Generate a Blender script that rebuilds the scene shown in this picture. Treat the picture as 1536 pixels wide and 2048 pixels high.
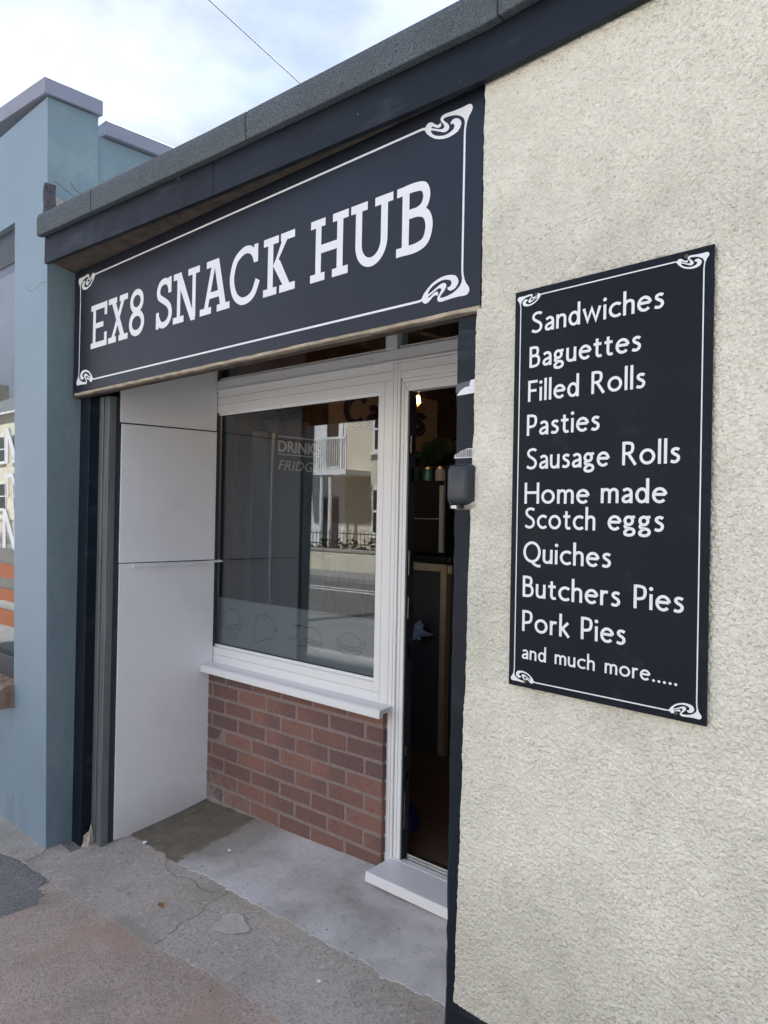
import bpy, bmesh, math, random
import numpy as np
from mathutils import Matrix, Vector
from mathutils.geometry import tessellate_polygon

random.seed(7); rng = np.random.default_rng(11)
for o in list(bpy.data.objects): bpy.data.objects.remove(o)
sc = bpy.context.scene
C = sc.collection

# ------------------------------------------------------------------ camera
YAW, PITCH, ROLL, EYE = 0.766, 0.005, -0.019, 1.6
fw = Vector((-math.sin(YAW)*math.cos(PITCH), math.cos(YAW)*math.cos(PITCH), math.sin(PITCH)))
rt0 = Vector((math.cos(YAW), math.sin(YAW), 0)); dn0 = fw.cross(rt0)
rt = math.cos(ROLL)*rt0 + math.sin(ROLL)*dn0
dn = -math.sin(ROLL)*rt0 + math.cos(ROLL)*dn0
cd = bpy.data.cameras.new('camera'); cam = bpy.data.objects.new('camera', cd); C.objects.link(cam)
cd.sensor_fit = 'VERTICAL'; cd.sensor_height = 24.0; cd.lens = 24.0*1540/2048
cd.clip_start = 0.05; cd.clip_end = 500
M = Matrix.Identity(4)
for i in range(3):
    M[i][0] = rt[i]; M[i][1] = -dn[i]; M[i][2] = -fw[i]
M[2][3] = EYE
cam.matrix_world = M
sc.camera = cam

# ------------------------------------------------------------------ sky, sun, exposure
SUN_EL, SUN_AZ = math.radians(54), math.radians(352)     # azimuth clockwise from +y
w = bpy.data.worlds.new('World'); sc.world = w; w.use_nodes = True
nt = w.node_tree; nt.nodes.clear()
out = nt.nodes.new('ShaderNodeOutputWorld'); bg = nt.nodes.new('ShaderNodeBackground')
sky = nt.nodes.new('ShaderNodeTexSky'); sky.sky_type = 'NISHITA'; sky.sun_disc = False
sky.sun_elevation = SUN_EL; sky.sun_rotation = SUN_AZ
tc = nt.nodes.new('ShaderNodeTexCoord'); mp = nt.nodes.new('ShaderNodeMapping')
mp.inputs['Scale'].default_value = (1.0, 1.0, 1.9)
mp.inputs['Location'].default_value = (0.35, 0.1, 0.2)
nz = nt.nodes.new('ShaderNodeTexNoise'); nz.inputs['Scale'].default_value = 3.1
nz.inputs['Detail'].default_value = 9; nz.inputs['Roughness'].default_value = 0.52
nz.inputs['Distortion'].default_value = 0.35
rp = nt.nodes.new('ShaderNodeValToRGB')
rp.color_ramp.elements[0].position = 0.30; rp.color_ramp.elements[0].color = (0.80, 0.80, 0.80, 1)
rp.color_ramp.elements[1].position = 0.56; rp.color_ramp.elements[1].color = (1, 1, 1, 1)
nz2 = nt.nodes.new('ShaderNodeTexNoise'); nz2.inputs['Scale'].default_value = 4.2
nz2.inputs['Detail'].default_value = 8; nz2.inputs['Roughness'].default_value = 0.55
rp2 = nt.nodes.new('ShaderNodeValToRGB')
rp2.color_ramp.elements[0].position = 0.38; rp2.color_ramp.elements[0].color = (1.45, 1.7, 2.35, 1)
rp2.color_ramp.elements[1].position = 0.68; rp2.color_ramp.elements[1].color = (2.65, 2.9, 3.5, 1)
mx = nt.nodes.new('ShaderNodeMix'); mx.data_type = 'RGBA'
L = nt.links.new
L(tc.outputs['Generated'], mp.inputs['Vector']); L(mp.outputs[0], nz.inputs['Vector']); L(mp.outputs[0], nz2.inputs['Vector'])
L(nz.outputs['Fac'], rp.inputs[0]); L(nz2.outputs['Fac'], rp2.inputs[0])
L(rp.outputs[0], mx.inputs['Factor']); L(sky.outputs[0], mx.inputs['A']); L(rp2.outputs[0], mx.inputs['B'])
L(mx.outputs['Result'], bg.inputs['Color']); bg.inputs['Strength'].default_value = 0.1
L(bg.outputs[0], out.inputs[0])

sd = bpy.data.lights.new('sun', 'SUN'); sd.energy = 5.0; sd.angle = math.radians(3); sd.color = (1.0, 0.98, 0.95)
so = bpy.data.objects.new('sun', sd); C.objects.link(so)
sdir = Vector((math.sin(SUN_AZ)*math.cos(SUN_EL), math.cos(SUN_AZ)*math.cos(SUN_EL), math.sin(SUN_EL)))
so.rotation_euler = (-sdir).to_track_quat('-Z', 'Y').to_euler(); so.location = (0, 8, 12)

sc.render.engine = 'CYCLES'
sc.cycles.max_bounces = 7; sc.cycles.diffuse_bounces = 4; sc.cycles.glossy_bounces = 3; sc.cycles.transparent_max_bounces = 8
vs = sc.view_settings
vs.view_transform = 'Standard'; vs.look = 'None'; vs.gamma = 1; vs.exposure = 2.02; vs.use_curve_mapping = False

# ------------------------------------------------------------------ materials
MATS = {}
class NB:
    def __init__(s, name):
        s.m = bpy.data.materials.new(name); s.m.use_nodes = True; s.t = s.m.node_tree; s.t.nodes.clear()
        s.o = s.t.nodes.new('ShaderNodeOutputMaterial')
        s.g = s.t.nodes.new('ShaderNodeNewGeometry'); s.pos = s.g.outputs['Position']
        MATS[name] = s.m
    def n(s, k, **kw):
        x = s.t.nodes.new(k)
        for a, b in kw.items(): setattr(x, a, b)
        return x
    def l(s, a, b): s.t.links.new(a, b)
    def noise(s, scale, detail=4, rough=0.55, dist=0.0, vec=None, stretch=None):
        x = s.n('ShaderNodeTexNoise'); x.inputs['Scale'].default_value = scale
        x.inputs['Detail'].default_value = detail; x.inputs['Roughness'].default_value = rough; x.inputs['Distortion'].default_value = dist
        v = vec or s.pos
        if stretch:
            mp = s.n('ShaderNodeMapping'); mp.inputs['Scale'].default_value = stretch; s.l(v, mp.inputs[0]); v = mp.outputs[0]
        s.l(v, x.inputs['Vector']); return x.outputs['Fac']
    def voro(s, scale, out='Distance', feature='F1', vec=None):
        x = s.n('ShaderNodeTexVoronoi', feature=feature); x.inputs['Scale'].default_value = scale
        s.l(vec or s.pos, x.inputs['Vector']); return x.outputs[out]
    def ramp(s, f, a, b, ca=(0, 0, 0), cb=(1, 1, 1)):
        r = s.n('ShaderNodeValToRGB'); e = r.color_ramp.elements
        e[0].position = a; e[1].position = b; e[0].color = (*ca, 1); e[1].color = (*cb, 1)
        s.l(f, r.inputs[0]); return r.outputs[0]
    def mix(s, f, a, b, mode='MIX'):
        x = s.n('ShaderNodeMix', data_type='RGBA', blend_type=mode)
        for sock, v in ((x.inputs['Factor'], f), (x.inputs['A'], a), (x.inputs['B'], b)):
            if isinstance(v, (int, float)): sock.default_value = v
            elif isinstance(v, tuple): sock.default_value = (*v[:3], 1)
            else: s.l(v, sock)
        return x.outputs['Result']
    def math(s, op, a, b=0.0, clamp=False):
        x = s.n('ShaderNodeMath', operation=op, use_clamp=clamp)
        for i, v in enumerate((a, b)):
            if isinstance(v, (int, float)): x.inputs[i].default_value = v
            else: s.l(v, x.inputs[i])
        return x.outputs[0]
    def sep(s): x = s.n('ShaderNodeSeparateXYZ'); s.l(s.pos, x.inputs[0]); return x.outputs
    def rng(s, v, a, b):
        x = s.n('ShaderNodeMapRange'); s.l(v, x.inputs[0]); x.inputs[1].default_value = a; x.inputs[2].default_value = b; return x.outputs[0]
    def bump(s, h, strength, dist, prev=None):
        b = s.n('ShaderNodeBump'); b.inputs['Strength'].default_value = strength; b.inputs['Distance'].default_value = dist
        s.l(h, b.inputs['Height'])
        if prev is not None: s.l(prev, b.inputs['Normal'])
        return b.outputs[0]
    def fin(s, col, rough=0.6, spec=0.5, metal=0.0, normal=None, emit=None, coat=0.0):
        p = s.n('ShaderNodeBsdfPrincipled')
        def put(k, v):
            if isinstance(v, tuple): p.inputs[k].default_value = (*v[:3], 1)
            elif isinstance(v, (int, float)): p.inputs[k].default_value = v
            else: s.l(v, p.inputs[k])
        put('Base Color', col); put('Roughness', rough); put('Specular IOR Level', spec); put('Metallic', metal)
        if coat: put('Coat Weight', coat)
        if normal is not None: s.l(normal, p.inputs['Normal'])
        if emit: put('Emission Color', emit[0]); put('Emission Strength', emit[1])
        s.l(p.outputs[0], s.o.inputs['Surface']); s.p = p
        return s.m

def simple(name, col, rough=0.5, spec=0.5, metal=0.0, var=0.12, scale=6.0, bump=0.0, bscale=120.0, bdist=0.002):
    b = NB(name); n = b.noise(scale, 5)
    dark = tuple(c*(1-var) for c in col); lite = tuple(min(1, c*(1+var)) for c in col)
    cc = b.ramp(n, 0.3, 0.7, dark, lite)
    nm = b.bump(b.noise(bscale, 3), bump, bdist) if bump else None
    rr = b.math('ADD', b.math('MULTIPLY', b.noise(scale*2.3, 4), 0.14), rough-0.07)
    return b.fin(cc, rr, spec, metal, nm)

# roughcast render: cream paint with grey grime blotches
b = NB('roughcast'); z = b.sep()[2]
n1 = b.noise(1.7, 6, 0.6); n2 = b.noise(9, 6, 0.65); n3 = b.noise(70, 3)
c = b.ramp(n2, 0.3, 0.7, (0.80, 0.785, 0.675), (0.88, 0.865, 0.76))
g = b.math('MULTIPLY', b.ramp(n1, 0.46, 0.70), 0.42)
c = b.mix(g, c, (0.33, 0.325, 0.28))
g2 = b.math('MULTIPLY', b.ramp(b.noise(26, 5, 0.7), 0.60, 0.78), 0.30)
c = b.mix(g2, c, (0.20, 0.20, 0.175))
xx = b.sep()[0]
rust = b.math('MULTIPLY', b.math('LESS_THAN', b.math('ABSOLUTE', b.math('SUBTRACT', xx, -1.075)), 0.012), b.ramp(b.noise(14, 4, 0.7), 0.56, 0.70))
rust = b.math('MULTIPLY', rust, b.math('LESS_THAN', z, 1.2))
c = b.mix(b.math('MULTIPLY', rust, 0.35), c, (0.42, 0.2, 0.1))
sb = b.math('MULTIPLY', b.math('SUBTRACT', 1.0, b.rng(b.math('ADD', z, b.math('MULTIPLY', b.noise(6, 6, 0.7), 0.5)), 0.62, 0.95)), 0.35); c = b.mix(sb, c, (0.36, 0.345, 0.29))
wp = b.n('ShaderNodeMapping'); wp.inputs['Scale'].default_value = (1.0, 1.0, 1.15); b.l(b.pos, wp.inputs[0])
wa = b.n('ShaderNodeVectorMath', operation='ADD'); nc_ = b.n('ShaderNodeTexNoise'); nc_.inputs['Scale'].default_value = 90; nc_.inputs['Detail'].default_value = 3
sc2 = b.n('ShaderNodeVectorMath', operation='SCALE'); sc2.inputs['Scale'].default_value = 0.010; b.l(b.pos, nc_.inputs['Vector']); b.l(nc_.outputs['Color'], sc2.inputs[0])
b.l(wp.outputs[0], wa.inputs[0]); b.l(sc2.outputs[0], wa.inputs[1])
v1 = b.voro(135, 'Distance', 'F1', wa.outputs[0]); v2 = b.voro(230, 'Distance', 'F1', wa.outputs[0])
nm = b.bump(b.math('SUBTRACT', 1.0, v1), 0.75, 0.0062); nm = b.bump(b.math('SUBTRACT', 1.0, v2), 0.5, 0.003, nm); nm = b.bump(b.noise(420, 3, 0.7), 0.25, 0.0012, nm)
b.fin(c, 0.8, 0.25, 0, nm)

b = NB('blue_paint'); z = b.sep()[2]
n1 = b.noise(1.3, 5); c = b.ramp(n1, 0.3, 0.7, (0.200, 0.280, 0.355), (0.235, 0.325, 0.402))
st = b.math('MULTIPLY', b.ramp(b.noise(5, 6, 0.65, stretch=(1, 1, 0.35)), 0.52, 0.72), b.math('SUBTRACT', 1.0, b.rng(z, 0.02, 0.55)))
c = b.mix(b.math('MULTIPLY', st, 0.75), c, (0.13, 0.155, 0.15))
st2 = b.math('MULTIPLY', b.ramp(b.noise(14, 5, 0.7), 0.62, 0.72), 0.25); c = b.mix(st2, c, (0.16, 0.23, 0.27))
nm = b.bump(b.noise(5, 5), 0.25, 0.01); nm = b.bump(b.noise(120, 3), 0.28, 0.0015, nm)
b.fin(c, 0.5, 0.45, 0, nm)
b = NB('green_grey_paint'); z = b.sep()[2]
c = b.ramp(b.noise(1.6, 5), 0.3, 0.7, (0.155, 0.218, 0.25), (0.195, 0.268, 0.292))
st = b.math('MULTIPLY', b.ramp(b.noise(6, 6, 0.65, stretch=(1, 1, 0.35)), 0.5, 0.7), b.math('SUBTRACT', 1.0, b.rng(z, 0.02, 0.5)))
c = b.mix(b.math('MULTIPLY', st, 0.75), c, (0.12, 0.14, 0.13))
pl = b.math('MULTIPLY', b.ramp(b.noise(3.3, 6, 0.6), 0.5, 0.62), b.rng(z, 2.6, 3.0)); c = b.mix(b.math('MULTIPLY', pl, 0.35), c, (0.30, 0.40, 0.40))
nm = b.bump(b.noise(7, 6, 0.6), 0.5, 0.02); nm = b.bump(b.noise(120, 3), 0.3, 0.0015, nm)
b.fin(c, 0.55, 0.4, 0, nm)

b = NB('navy_paint')
c = b.ramp(b.noise(3, 5), 0.3, 0.7, (0.0055, 0.0095, 0.0175), (0.009, 0.0150, 0.026))
ch = b.math('MULTIPLY', b.ramp(b.noise(38, 5, 0.75), 0.70, 0.72), b.ramp(b.noise(6, 3), 0.5, 0.58)); c = b.mix(ch, c, (0.42, 0.39, 0.33))
sm = b.math('MULTIPLY', b.ramp(b.noise(7, 6, 0.6, stretch=(0.5, 1, 2.0)), 0.58, 0.72), 0.25); c = b.mix(sm, c, (0.09, 0.11, 0.15))
b.fin(c, b.ramp(b.noise(9, 4), 0.3, 0.7, (0.36,)*3, (0.54,)*3), 0.22, 0, b.bump(b.noise(16, 4, stretch=(0.4, 1, 1)), 0.2, 0.003))

b = NB('mineral_felt')
c = b.ramp(b.noise(330, 2, 0.6), 0.34, 0.66, (0.028, 0.038, 0.045), (0.17, 0.20, 0.225))
c = b.mix(b.math('MULTIPLY', b.ramp(b.noise(4, 5), 0.4, 0.7), 0.4), c, (0.06, 0.075, 0.085))
b.fin(c, 0.85, 0.3, 0, b.bump(b.noise(330, 2), 0.8, 0.002))

b = NB('sign_board'); b.fin(b.ramp(b.noise(2.2, 5), 0.3, 0.7, (0.0085, 0.0110, 0.0195), (0.0110, 0.0140, 0.024)), b.ramp(b.noise(3, 5), 0.3, 0.7, (0.34,)*3, (0.45,)*3), 0.42, 0, b.bump(b.noise(2.6, 2), 0.15, 0.004)); b.p.inputs['Specular Tint'].default_value = (0.72, 0.84, 1.0, 1)
b = NB('menu_board'); sm = b.math('MULTIPLY', b.ramp(b.noise(11, 6, 0.65), 0.6, 0.74), 0.10)
b.fin(b.mix(sm, (0.0065, 0.0080, 0.0130), (0.15, 0.14, 0.14)), b.ramp(b.noise(5, 5), 0.3, 0.7, (0.36,)*3, (0.5,)*3), 0.20); b.p.inputs['Specular Tint'].default_value = (0.72, 0.84, 1.0, 1)
simple('vinyl_white', (0.80, 0.82, 0.86), 0.4, 0.4, var=0.01)
b = NB('upvc'); dirt = b.math('MULTIPLY', b.ramp(b.noise(5, 7, 0.7), 0.35, 0.95), 0.10)
b.fin(b.mix(dirt, (0.84, 0.85, 0.86), (0.58, 0.56, 0.53)), 0.34, 0.4)
b = NB('panel_white'); dirt = b.math('MULTIPLY', b.ramp(b.noise(3.2, 7, 0.62), 0.5, 0.75), 0.22)
sp = b.math('MULTIPLY', b.ramp(b.noise(30, 5, 0.75), 0.70, 0.74), 0.3)
c = b.mix(dirt, (0.86, 0.87, 0.88), (0.60, 0.605, 0.63)); c = b.mix(sp, c, (0.35, 0.35, 0.37))
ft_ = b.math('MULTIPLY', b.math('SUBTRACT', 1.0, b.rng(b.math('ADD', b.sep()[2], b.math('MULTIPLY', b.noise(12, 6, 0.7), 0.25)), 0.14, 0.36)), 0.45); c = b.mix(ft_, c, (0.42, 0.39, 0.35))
sk_ = b.math('MULTIPLY', b.ramp(b.noise(9, 6, 0.75, stretch=(1, 0.35, 2.2)), 0.66, 0.70), 0.16); c = b.mix(sk_, c, (0.30, 0.30, 0.33))
b.fin(c, 0.42, 0.35, 0, b.bump(b.noise(2.5, 3), 0.25, 0.02))
simple('pvc_edge', (0.05, 0.05, 0.06), 0.6)
b = NB('guide_metal'); n = b.noise(6, 5, stretch=(6, 6, 0.4))
c = b.ramp(n, 0.3, 0.7, (0.17, 0.20, 0.21), (0.25, 0.28, 0.285)); c = b.mix(b.math('MULTIPLY', b.ramp(b.noise(25, 5, 0.7), 0.6, 0.72), 0.5), c, (0.10, 0.10, 0.09))
b.fin(c, 0.42, 0.5, 0.55)
simple('steel', (0.45, 0.46, 0.47), 0.3, metal=1.0)
simple('cap_metal', (0.235, 0.25, 0.305), 0.42, 0.5, 0.15, var=0.10, scale=3, bump=0.3, bscale=4, bdist=0.01)

b = NB('brick'); oi = b.n('ShaderNodeObjectInfo')
c = b.mix(oi.outputs['Random'], (0.178, 0.102, 0.088), (0.262, 0.136, 0.110))
vec = b.n('ShaderNodeTexCoord').outputs['Object']
r2 = b.math('FRACT', b.math('MULTIPLY', oi.outputs['Random'], 17.3))
sx = b.n('ShaderNodeSeparateXYZ'); b.l(vec, sx.inputs[0])
half = b.math('MULTIPLY', b.rng(b.math('ADD', sx.outputs[0], b.math('MULTIPLY', b.noise(14, 3), 0.05)), -0.02, 0.07), b.math('GREATER_THAN', r2, 0.55))
c = b.mix(b.math('MULTIPLY', half, 0.6), c, (0.135, 0.092, 0.094))
c = b.mix(b.math('MULTIPLY', b.math('GREATER_THAN', r2, 0.88), 0.6), c, (0.145, 0.095, 0.094))
c = b.mix(b.math('MULTIPLY', b.ramp(b.noise(60, 5, 0.7), 0.45, 0.7), 0.4), c, (0.11, 0.052, 0.043))
c = b.mix(b.math('MULTIPLY', b.ramp(b.noise(110, 4, 0.7), 0.66, 0.74), 0.5), c, (0.45, 0.33, 0.27))
P = b.sep()
def eff(b, P):
    a1 = b.math('SUBTRACT', 1.0, b.rng(b.math('ADD', P[2], b.math('MULTIPLY', b.math('ADD', P[0], 3.44), 0.42)), 0.16, 0.36))
    return b.math('MULTIPLY', a1, b.ramp(b.noise(13, 6, 0.7), 0.34, 0.62))
c = b.mix(b.math('MULTIPLY', eff(b, P), 0.62), c, (0.40, 0.37, 0.35))
nm = b.bump(b.noise(45, 5, 0.7), 0.5, 0.004); nm = b.bump(b.noise(300, 3), 0.4, 0.001, nm)
b.fin(c, 0.85, 0.3, 0, nm)
b = NB('mortar'); c = b.ramp(b.noise(40, 5), 0.3, 0.7, (0.225, 0.178, 0.160), (0.285, 0.232, 0.210))
c = b.mix(b.math('MULTIPLY', eff(b, b.sep()), 0.6), c, (0.42, 0.39, 0.37)); b.fin(c, 0.95, 0.2, 0, b.bump(b.noise(160, 4), 0.7, 0.003))

def aggregate(name, base, lite, dark, s1=150, sp=0.5, lspeck=0.0, warm=None):
    b = NB(name)
    c = b.ramp(b.noise(2.3, 6, 0.6), 0.32, 0.68, tuple(x*0.82 for x in base), tuple(x*1.12 for x in base))
    v = b.voro(s1, 'Color'); sv = b.n('ShaderNodeSeparateColor'); b.l(v, sv.inputs[0])
    c = b.mix(b.math('MULTIPLY', b.ramp(sv.outputs[0], 0.55, 1.0), sp), c, lite)
    c = b.mix(b.math('MULTIPLY', b.ramp(sv.outputs[1], 0.70, 0.86), sp), c, dark)
    v2 = b.voro(s1*0.28, 'Color'); s2 = b.n('ShaderNodeSeparateColor'); b.l(v2, s2.inputs[0])
    d2 = b.voro(s1*0.28)
    dz_ = b.math('ADD', d2, b.math('MULTIPLY', b.noise(s1*1.5, 3, 0.7), 0.35))
    spot = b.math('MULTIPLY', b.ramp(dz_, 0.26, 0.40, (1, 1, 1), (0, 0, 0)), b.ramp(s2.outputs[0], 0.74, 0.95))
    c = b.mix(b.math('MULTIPLY', spot, 0.8), c, tuple(x*0.45 for x in dark))
    if lspeck:
        spot = b.math('MULTIPLY', b.math('LESS_THAN', d2, 0.33), b.math('LESS_THAN', s2.outputs[1], lspeck))
        c = b.mix(b.math('MULTIPLY', spot, 0.6), c, lite)
    g = b.math('MULTIPLY', b.ramp(b.noise(5.5, 7, 0.65), 0.50, 0.72), 0.5); c = b.mix(g, c, tuple(x*0.52 for x in base))
    if warm: c = b.mix(b.math('MULTIPLY', b.ramp(b.noise(3.1, 6, 0.6, vec=None), 0.5, 0.66), 0.55), c, warm)
    oi_ = b.n('ShaderNodeObjectInfo'); c = b.mix(b.math('MULTIPLY', oi_.outputs['Random'], 0.16), c, tuple(x*0.6 for x in base))
    nm = b.bump(b.voro(s1), 0.35, 0.003); nm = b.bump(b.noise(s1*2.2, 4, 0.7), 0.4, 0.0015, nm); nm = b.bump(b.noise(11, 5), 0.3, 0.01, nm)
    b.fin(c, 0.9, 0.25, 0, nm); return b
aggregate('pink_tarmac', (0.48, 0.385, 0.325), (0.62, 0.525, 0.465), (0.22, 0.17, 0.145), 170, 0.55, 0.03, (0.47, 0.32, 0.24))
aggregate('grey_asphalt', (0.235, 0.225, 0.218), (0.38, 0.37, 0.36), (0.07, 0.068, 0.066), 150, 0.5, 0.05)
aggregate('old_concrete', (0.47, 0.42, 0.37), (0.62, 0.575, 0.53), (0.24, 0.20, 0.17), 120, 0.4, 0.10, (0.31, 0.285, 0.235))
aggregate('road_asphalt', (0.13, 0.122, 0.115), (0.19, 0.18, 0.17), (0.03, 0.03, 0.03), 90, 0.4)
b = NB('smooth_concrete')
c = b.ramp(b.noise(3.4, 8, 0.62, 0.4), 0.33, 0.66, (0.37, 0.35, 0.335), (0.62, 0.60, 0.595))
c = b.mix(b.math('MULTIPLY', b.ramp(b.noise(28, 6, 0.7, stretch=(1, 1.6, 1)), 0.56, 0.68), 0.35), c, (0.14, 0.13, 0.12))
c = b.mix(b.math('MULTIPLY', b.ramp(b.noise(75, 4, 0.7), 0.70, 0.74), 0.6), c, (0.06, 0.055, 0.05))
P = b.sep(); wv = b.math('ADD', P[0], b.math('MULTIPLY', b.math('SUBTRACT', b.noise(7, 6, 0.65), 0.5), 0.34))
band = b.math('SUBTRACT', 1.0, b.rng(wv, -2.90, -2.66)); band = b.math('MULTIPLY', band, b.rng(b.math('ADD', P[1], b.math('MULTIPLY', b.noise(9, 4), 0.15)), 1.95, 2.06))
c = b.mix(b.math('MULTIPLY', band, 0.6), c, (0.20, 0.178, 0.13))
mm = b.ramp(b.noise(10, 8, 0.7), 0.3, 0.72, (0.105, 0.092, 0.068), (0.225, 0.198, 0.152))
mm = b.mix(b.math('MULTIPLY', b.ramp(b.noise(150, 4, 0.75), 0.5, 0.7), 0.6), mm, (0.29, 0.265, 0.21))
wv2 = b.math('ADD', P[0], b.math('MULTIPLY', b.math('SUBTRACT', b.noise(16, 7, 0.7), 0.5), 0.12))
c = b.mix(b.math('SUBTRACT', 1.0, b.rng(wv2, -3.035, -3.0)), c, mm)
nm = b.bump(b.noise(30, 6, 0.65), 0.4, 0.006); nm = b.bump(b.noise(220, 4), 0.5, 0.0018, nm); b.fin(c, 0.82, 0.3, 0, nm)
simple('cement_patch', (0.48, 0.445, 0.40), 0.85, 0.3, var=0.12, scale=30, bump=0.4, bscale=120)
simple('kerb', (0.27, 0.255, 0.235), 0.85, 0.3, var=0.15, scale=12, bump=0.5, bscale=160)
simple('road_paint', (0.62, 0.61, 0.57), 0.7, 0.3, var=0.2, scale=20)
simple('timber', (0.40, 0.345, 0.27), 0.8, 0.3, var=0.3, scale=18, bump=0.5, bscale=60)
simple('dark_timber', (0.115, 0.095, 0.08), 0.85, 0.25, var=0.35, scale=14, bump=0.5, bscale=70)
simple('pine', (0.36, 0.28, 0.18), 0.6, 0.3, var=0.15, scale=9)
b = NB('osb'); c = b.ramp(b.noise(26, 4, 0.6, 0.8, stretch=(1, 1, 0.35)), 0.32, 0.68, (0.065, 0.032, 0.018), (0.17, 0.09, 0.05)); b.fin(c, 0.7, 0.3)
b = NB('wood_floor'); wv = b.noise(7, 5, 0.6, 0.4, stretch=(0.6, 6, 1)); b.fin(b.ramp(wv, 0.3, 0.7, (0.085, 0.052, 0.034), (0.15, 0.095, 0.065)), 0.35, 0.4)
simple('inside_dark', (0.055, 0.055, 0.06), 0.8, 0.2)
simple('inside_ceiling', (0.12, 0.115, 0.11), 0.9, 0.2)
simple('black_gloss', (0.012, 0.012, 0.014), 0.22, 0.5)
simple('charcoal', (0.035, 0.037, 0.043), 0.4, 0.5)
simple('grey_trim', (0.30, 0.295, 0.27), 0.45, 0.5)
simple('fridge_grey', (0.055, 0.07, 0.085), 0.4, 0.5)
simple('fridge_text', (0.85, 0.86, 0.87), 0.5)
simple('poster', (0.44, 0.30, 0.20), 0.7, 0.2, var=0.05)
simple('poster_ink', (0.05, 0.025, 0.045), 0.6, 0.2)
simple('poster_line', (0.45, 0.38, 0.42), 0.6, 0.2)
simple('leaf_dark', (0.022, 0.04, 0.02), 0.6, 0.3, var=0.3, scale=30)
simple('cloth_blue', (0.26, 0.34, 0.52), 0.85, 0.2, var=0.15, scale=20)
simple('bag_blue', (0.012, 0.025, 0.15), 0.35, 0.5)
simple('jar_teal', (0.025, 0.12, 0.10), 0.2, 0.5)
simple('jar_paper', (0.42, 0.40, 0.38), 0.6, 0.3)
simple('brass', (0.62, 0.45, 0.22), 0.3, metal=1.0)
b = NB('dispenser_cover'); b.fin(b.ramp(b.noise(30, 4), 0.3, 0.7, (0.020, 0.026, 0.036), (0.03, 0.037, 0.048)), 0.34, 0.5)
simple('dispenser_chrome', (0.62, 0.61, 0.58), 0.3, 0.5, 0.6)
simple('paper', (0.78, 0.79, 0.83), 0.6, 0.3, var=0.05)
simple('ink', (0.02, 0.02, 0.025), 0.6)
simple('sticker_grey', (0.10, 0.105, 0.135), 0.6)
simple('dead_leaf', (0.33, 0.16, 0.05), 0.7, 0.2, var=0.3, scale=120)
simple('flashing', (0.075, 0.075, 0.08), 0.8, 0.2, var=0.4, scale=60, bump=0.8, bscale=90)
simple('raw_render', (0.42, 0.36, 0.31), 0.9, 0.2, var=0.25, scale=50, bump=0.8, bscale=80)
simple('brown_brick', (0.25, 0.17, 0.13), 0.85, 0.25, var=0.3, scale=25, bump=0.6, bscale=80)
simple('orange_vinyl', (0.42, 0.13, 0.045), 0.5, 0.3, var=0.06)
simple('anthracite', (0.028, 0.038, 0.048), 0.4, 0.5)
simple('house_cream', (0.50, 0.455, 0.36), 0.8, 0.2, var=0.1, scale=2)
simple('house_yellow', (0.58, 0.55, 0.43), 0.8, 0.2, var=0.1, scale=2)
simple('house_white', (0.62, 0.62, 0.61), 0.8, 0.2, var=0.06, scale=2)
simple('house_stone', (0.40, 0.34, 0.26), 0.85, 0.2, var=0.15, scale=3)
simple('slate', (0.10, 0.105, 0.115), 0.6, 0.4, var=0.25, scale=5)
simple('iron', (0.02, 0.02, 0.02), 0.5)
simple('hedge', (0.05, 0.075, 0.025), 0.8, 0.2, var=0.4, scale=12)
simple('cable', (0.03, 0.03, 0.032), 0.6)
simple('plaster_scrap', (0.70, 0.72, 0.78), 0.7)

def glass(name, ior, tint=(0.93, 0.95, 0.95)):
    b = NB(name)
    dp_ = b.n('ShaderNodeVectorMath', operation='DOT_PRODUCT'); b.l(b.g.outputs['Normal'], dp_.inputs[0]); b.l(b.g.outputs['Incoming'], dp_.inputs[1])
    cs_ = b.math('SUBTRACT', 1.0, b.math('ABSOLUTE', dp_.outputs['Value']), True)
    frs = b.math('ADD', b.math('MULTIPLY', b.math('POWER', cs_, 5.0), 1.0-ior), ior, True)
    t = b.n('ShaderNodeBsdfTransparent'); t.inputs[0].default_value = (*tint, 1)
    g = b.n('ShaderNodeBsdfGlossy'); g.inputs['Roughness'].default_value = 0.0; g.inputs['Color'].default_value = (0.95, 0.97, 1, 1)
    nm = b.bump(b.noise(2.2, 2), 0.010, 0.02); b.l(nm, g.inputs['Normal'])
    m = b.n('ShaderNodeMixShader'); b.l(frs, m.inputs[0]); b.l(t.outputs[0], m.inputs[1]); b.l(g.outputs[0], m.inputs[2])
    b.l(m.outputs[0], b.o.inputs[0])
glass('glass', 0.085, (0.81, 0.86, 0.88)); glass('shop_glass', 0.075, (0.72, 0.75, 0.76)); glass('bulb_glass', 0.05, (0.98, 0.93, 0.86))
b = NB('frosted_film'); t = b.n('ShaderNodeBsdfTransparent'); d = b.n('ShaderNodeBsdfDiffuse'); d.inputs[0].default_value = (0.34, 0.335, 0.325, 1)
m = b.n('ShaderNodeMixShader'); m.inputs[0].default_value = 0.68; b.l(t.outputs[0], m.inputs[1]); b.l(d.outputs[0], m.inputs[2]); b.l(m.outputs[0], b.o.inputs[0])
b = NB('filament'); b.fin((1, 0.6, 0.2), 0.5, 0.2, 0, None, ((1.0, 0.42, 0.09), 24.0))

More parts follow.
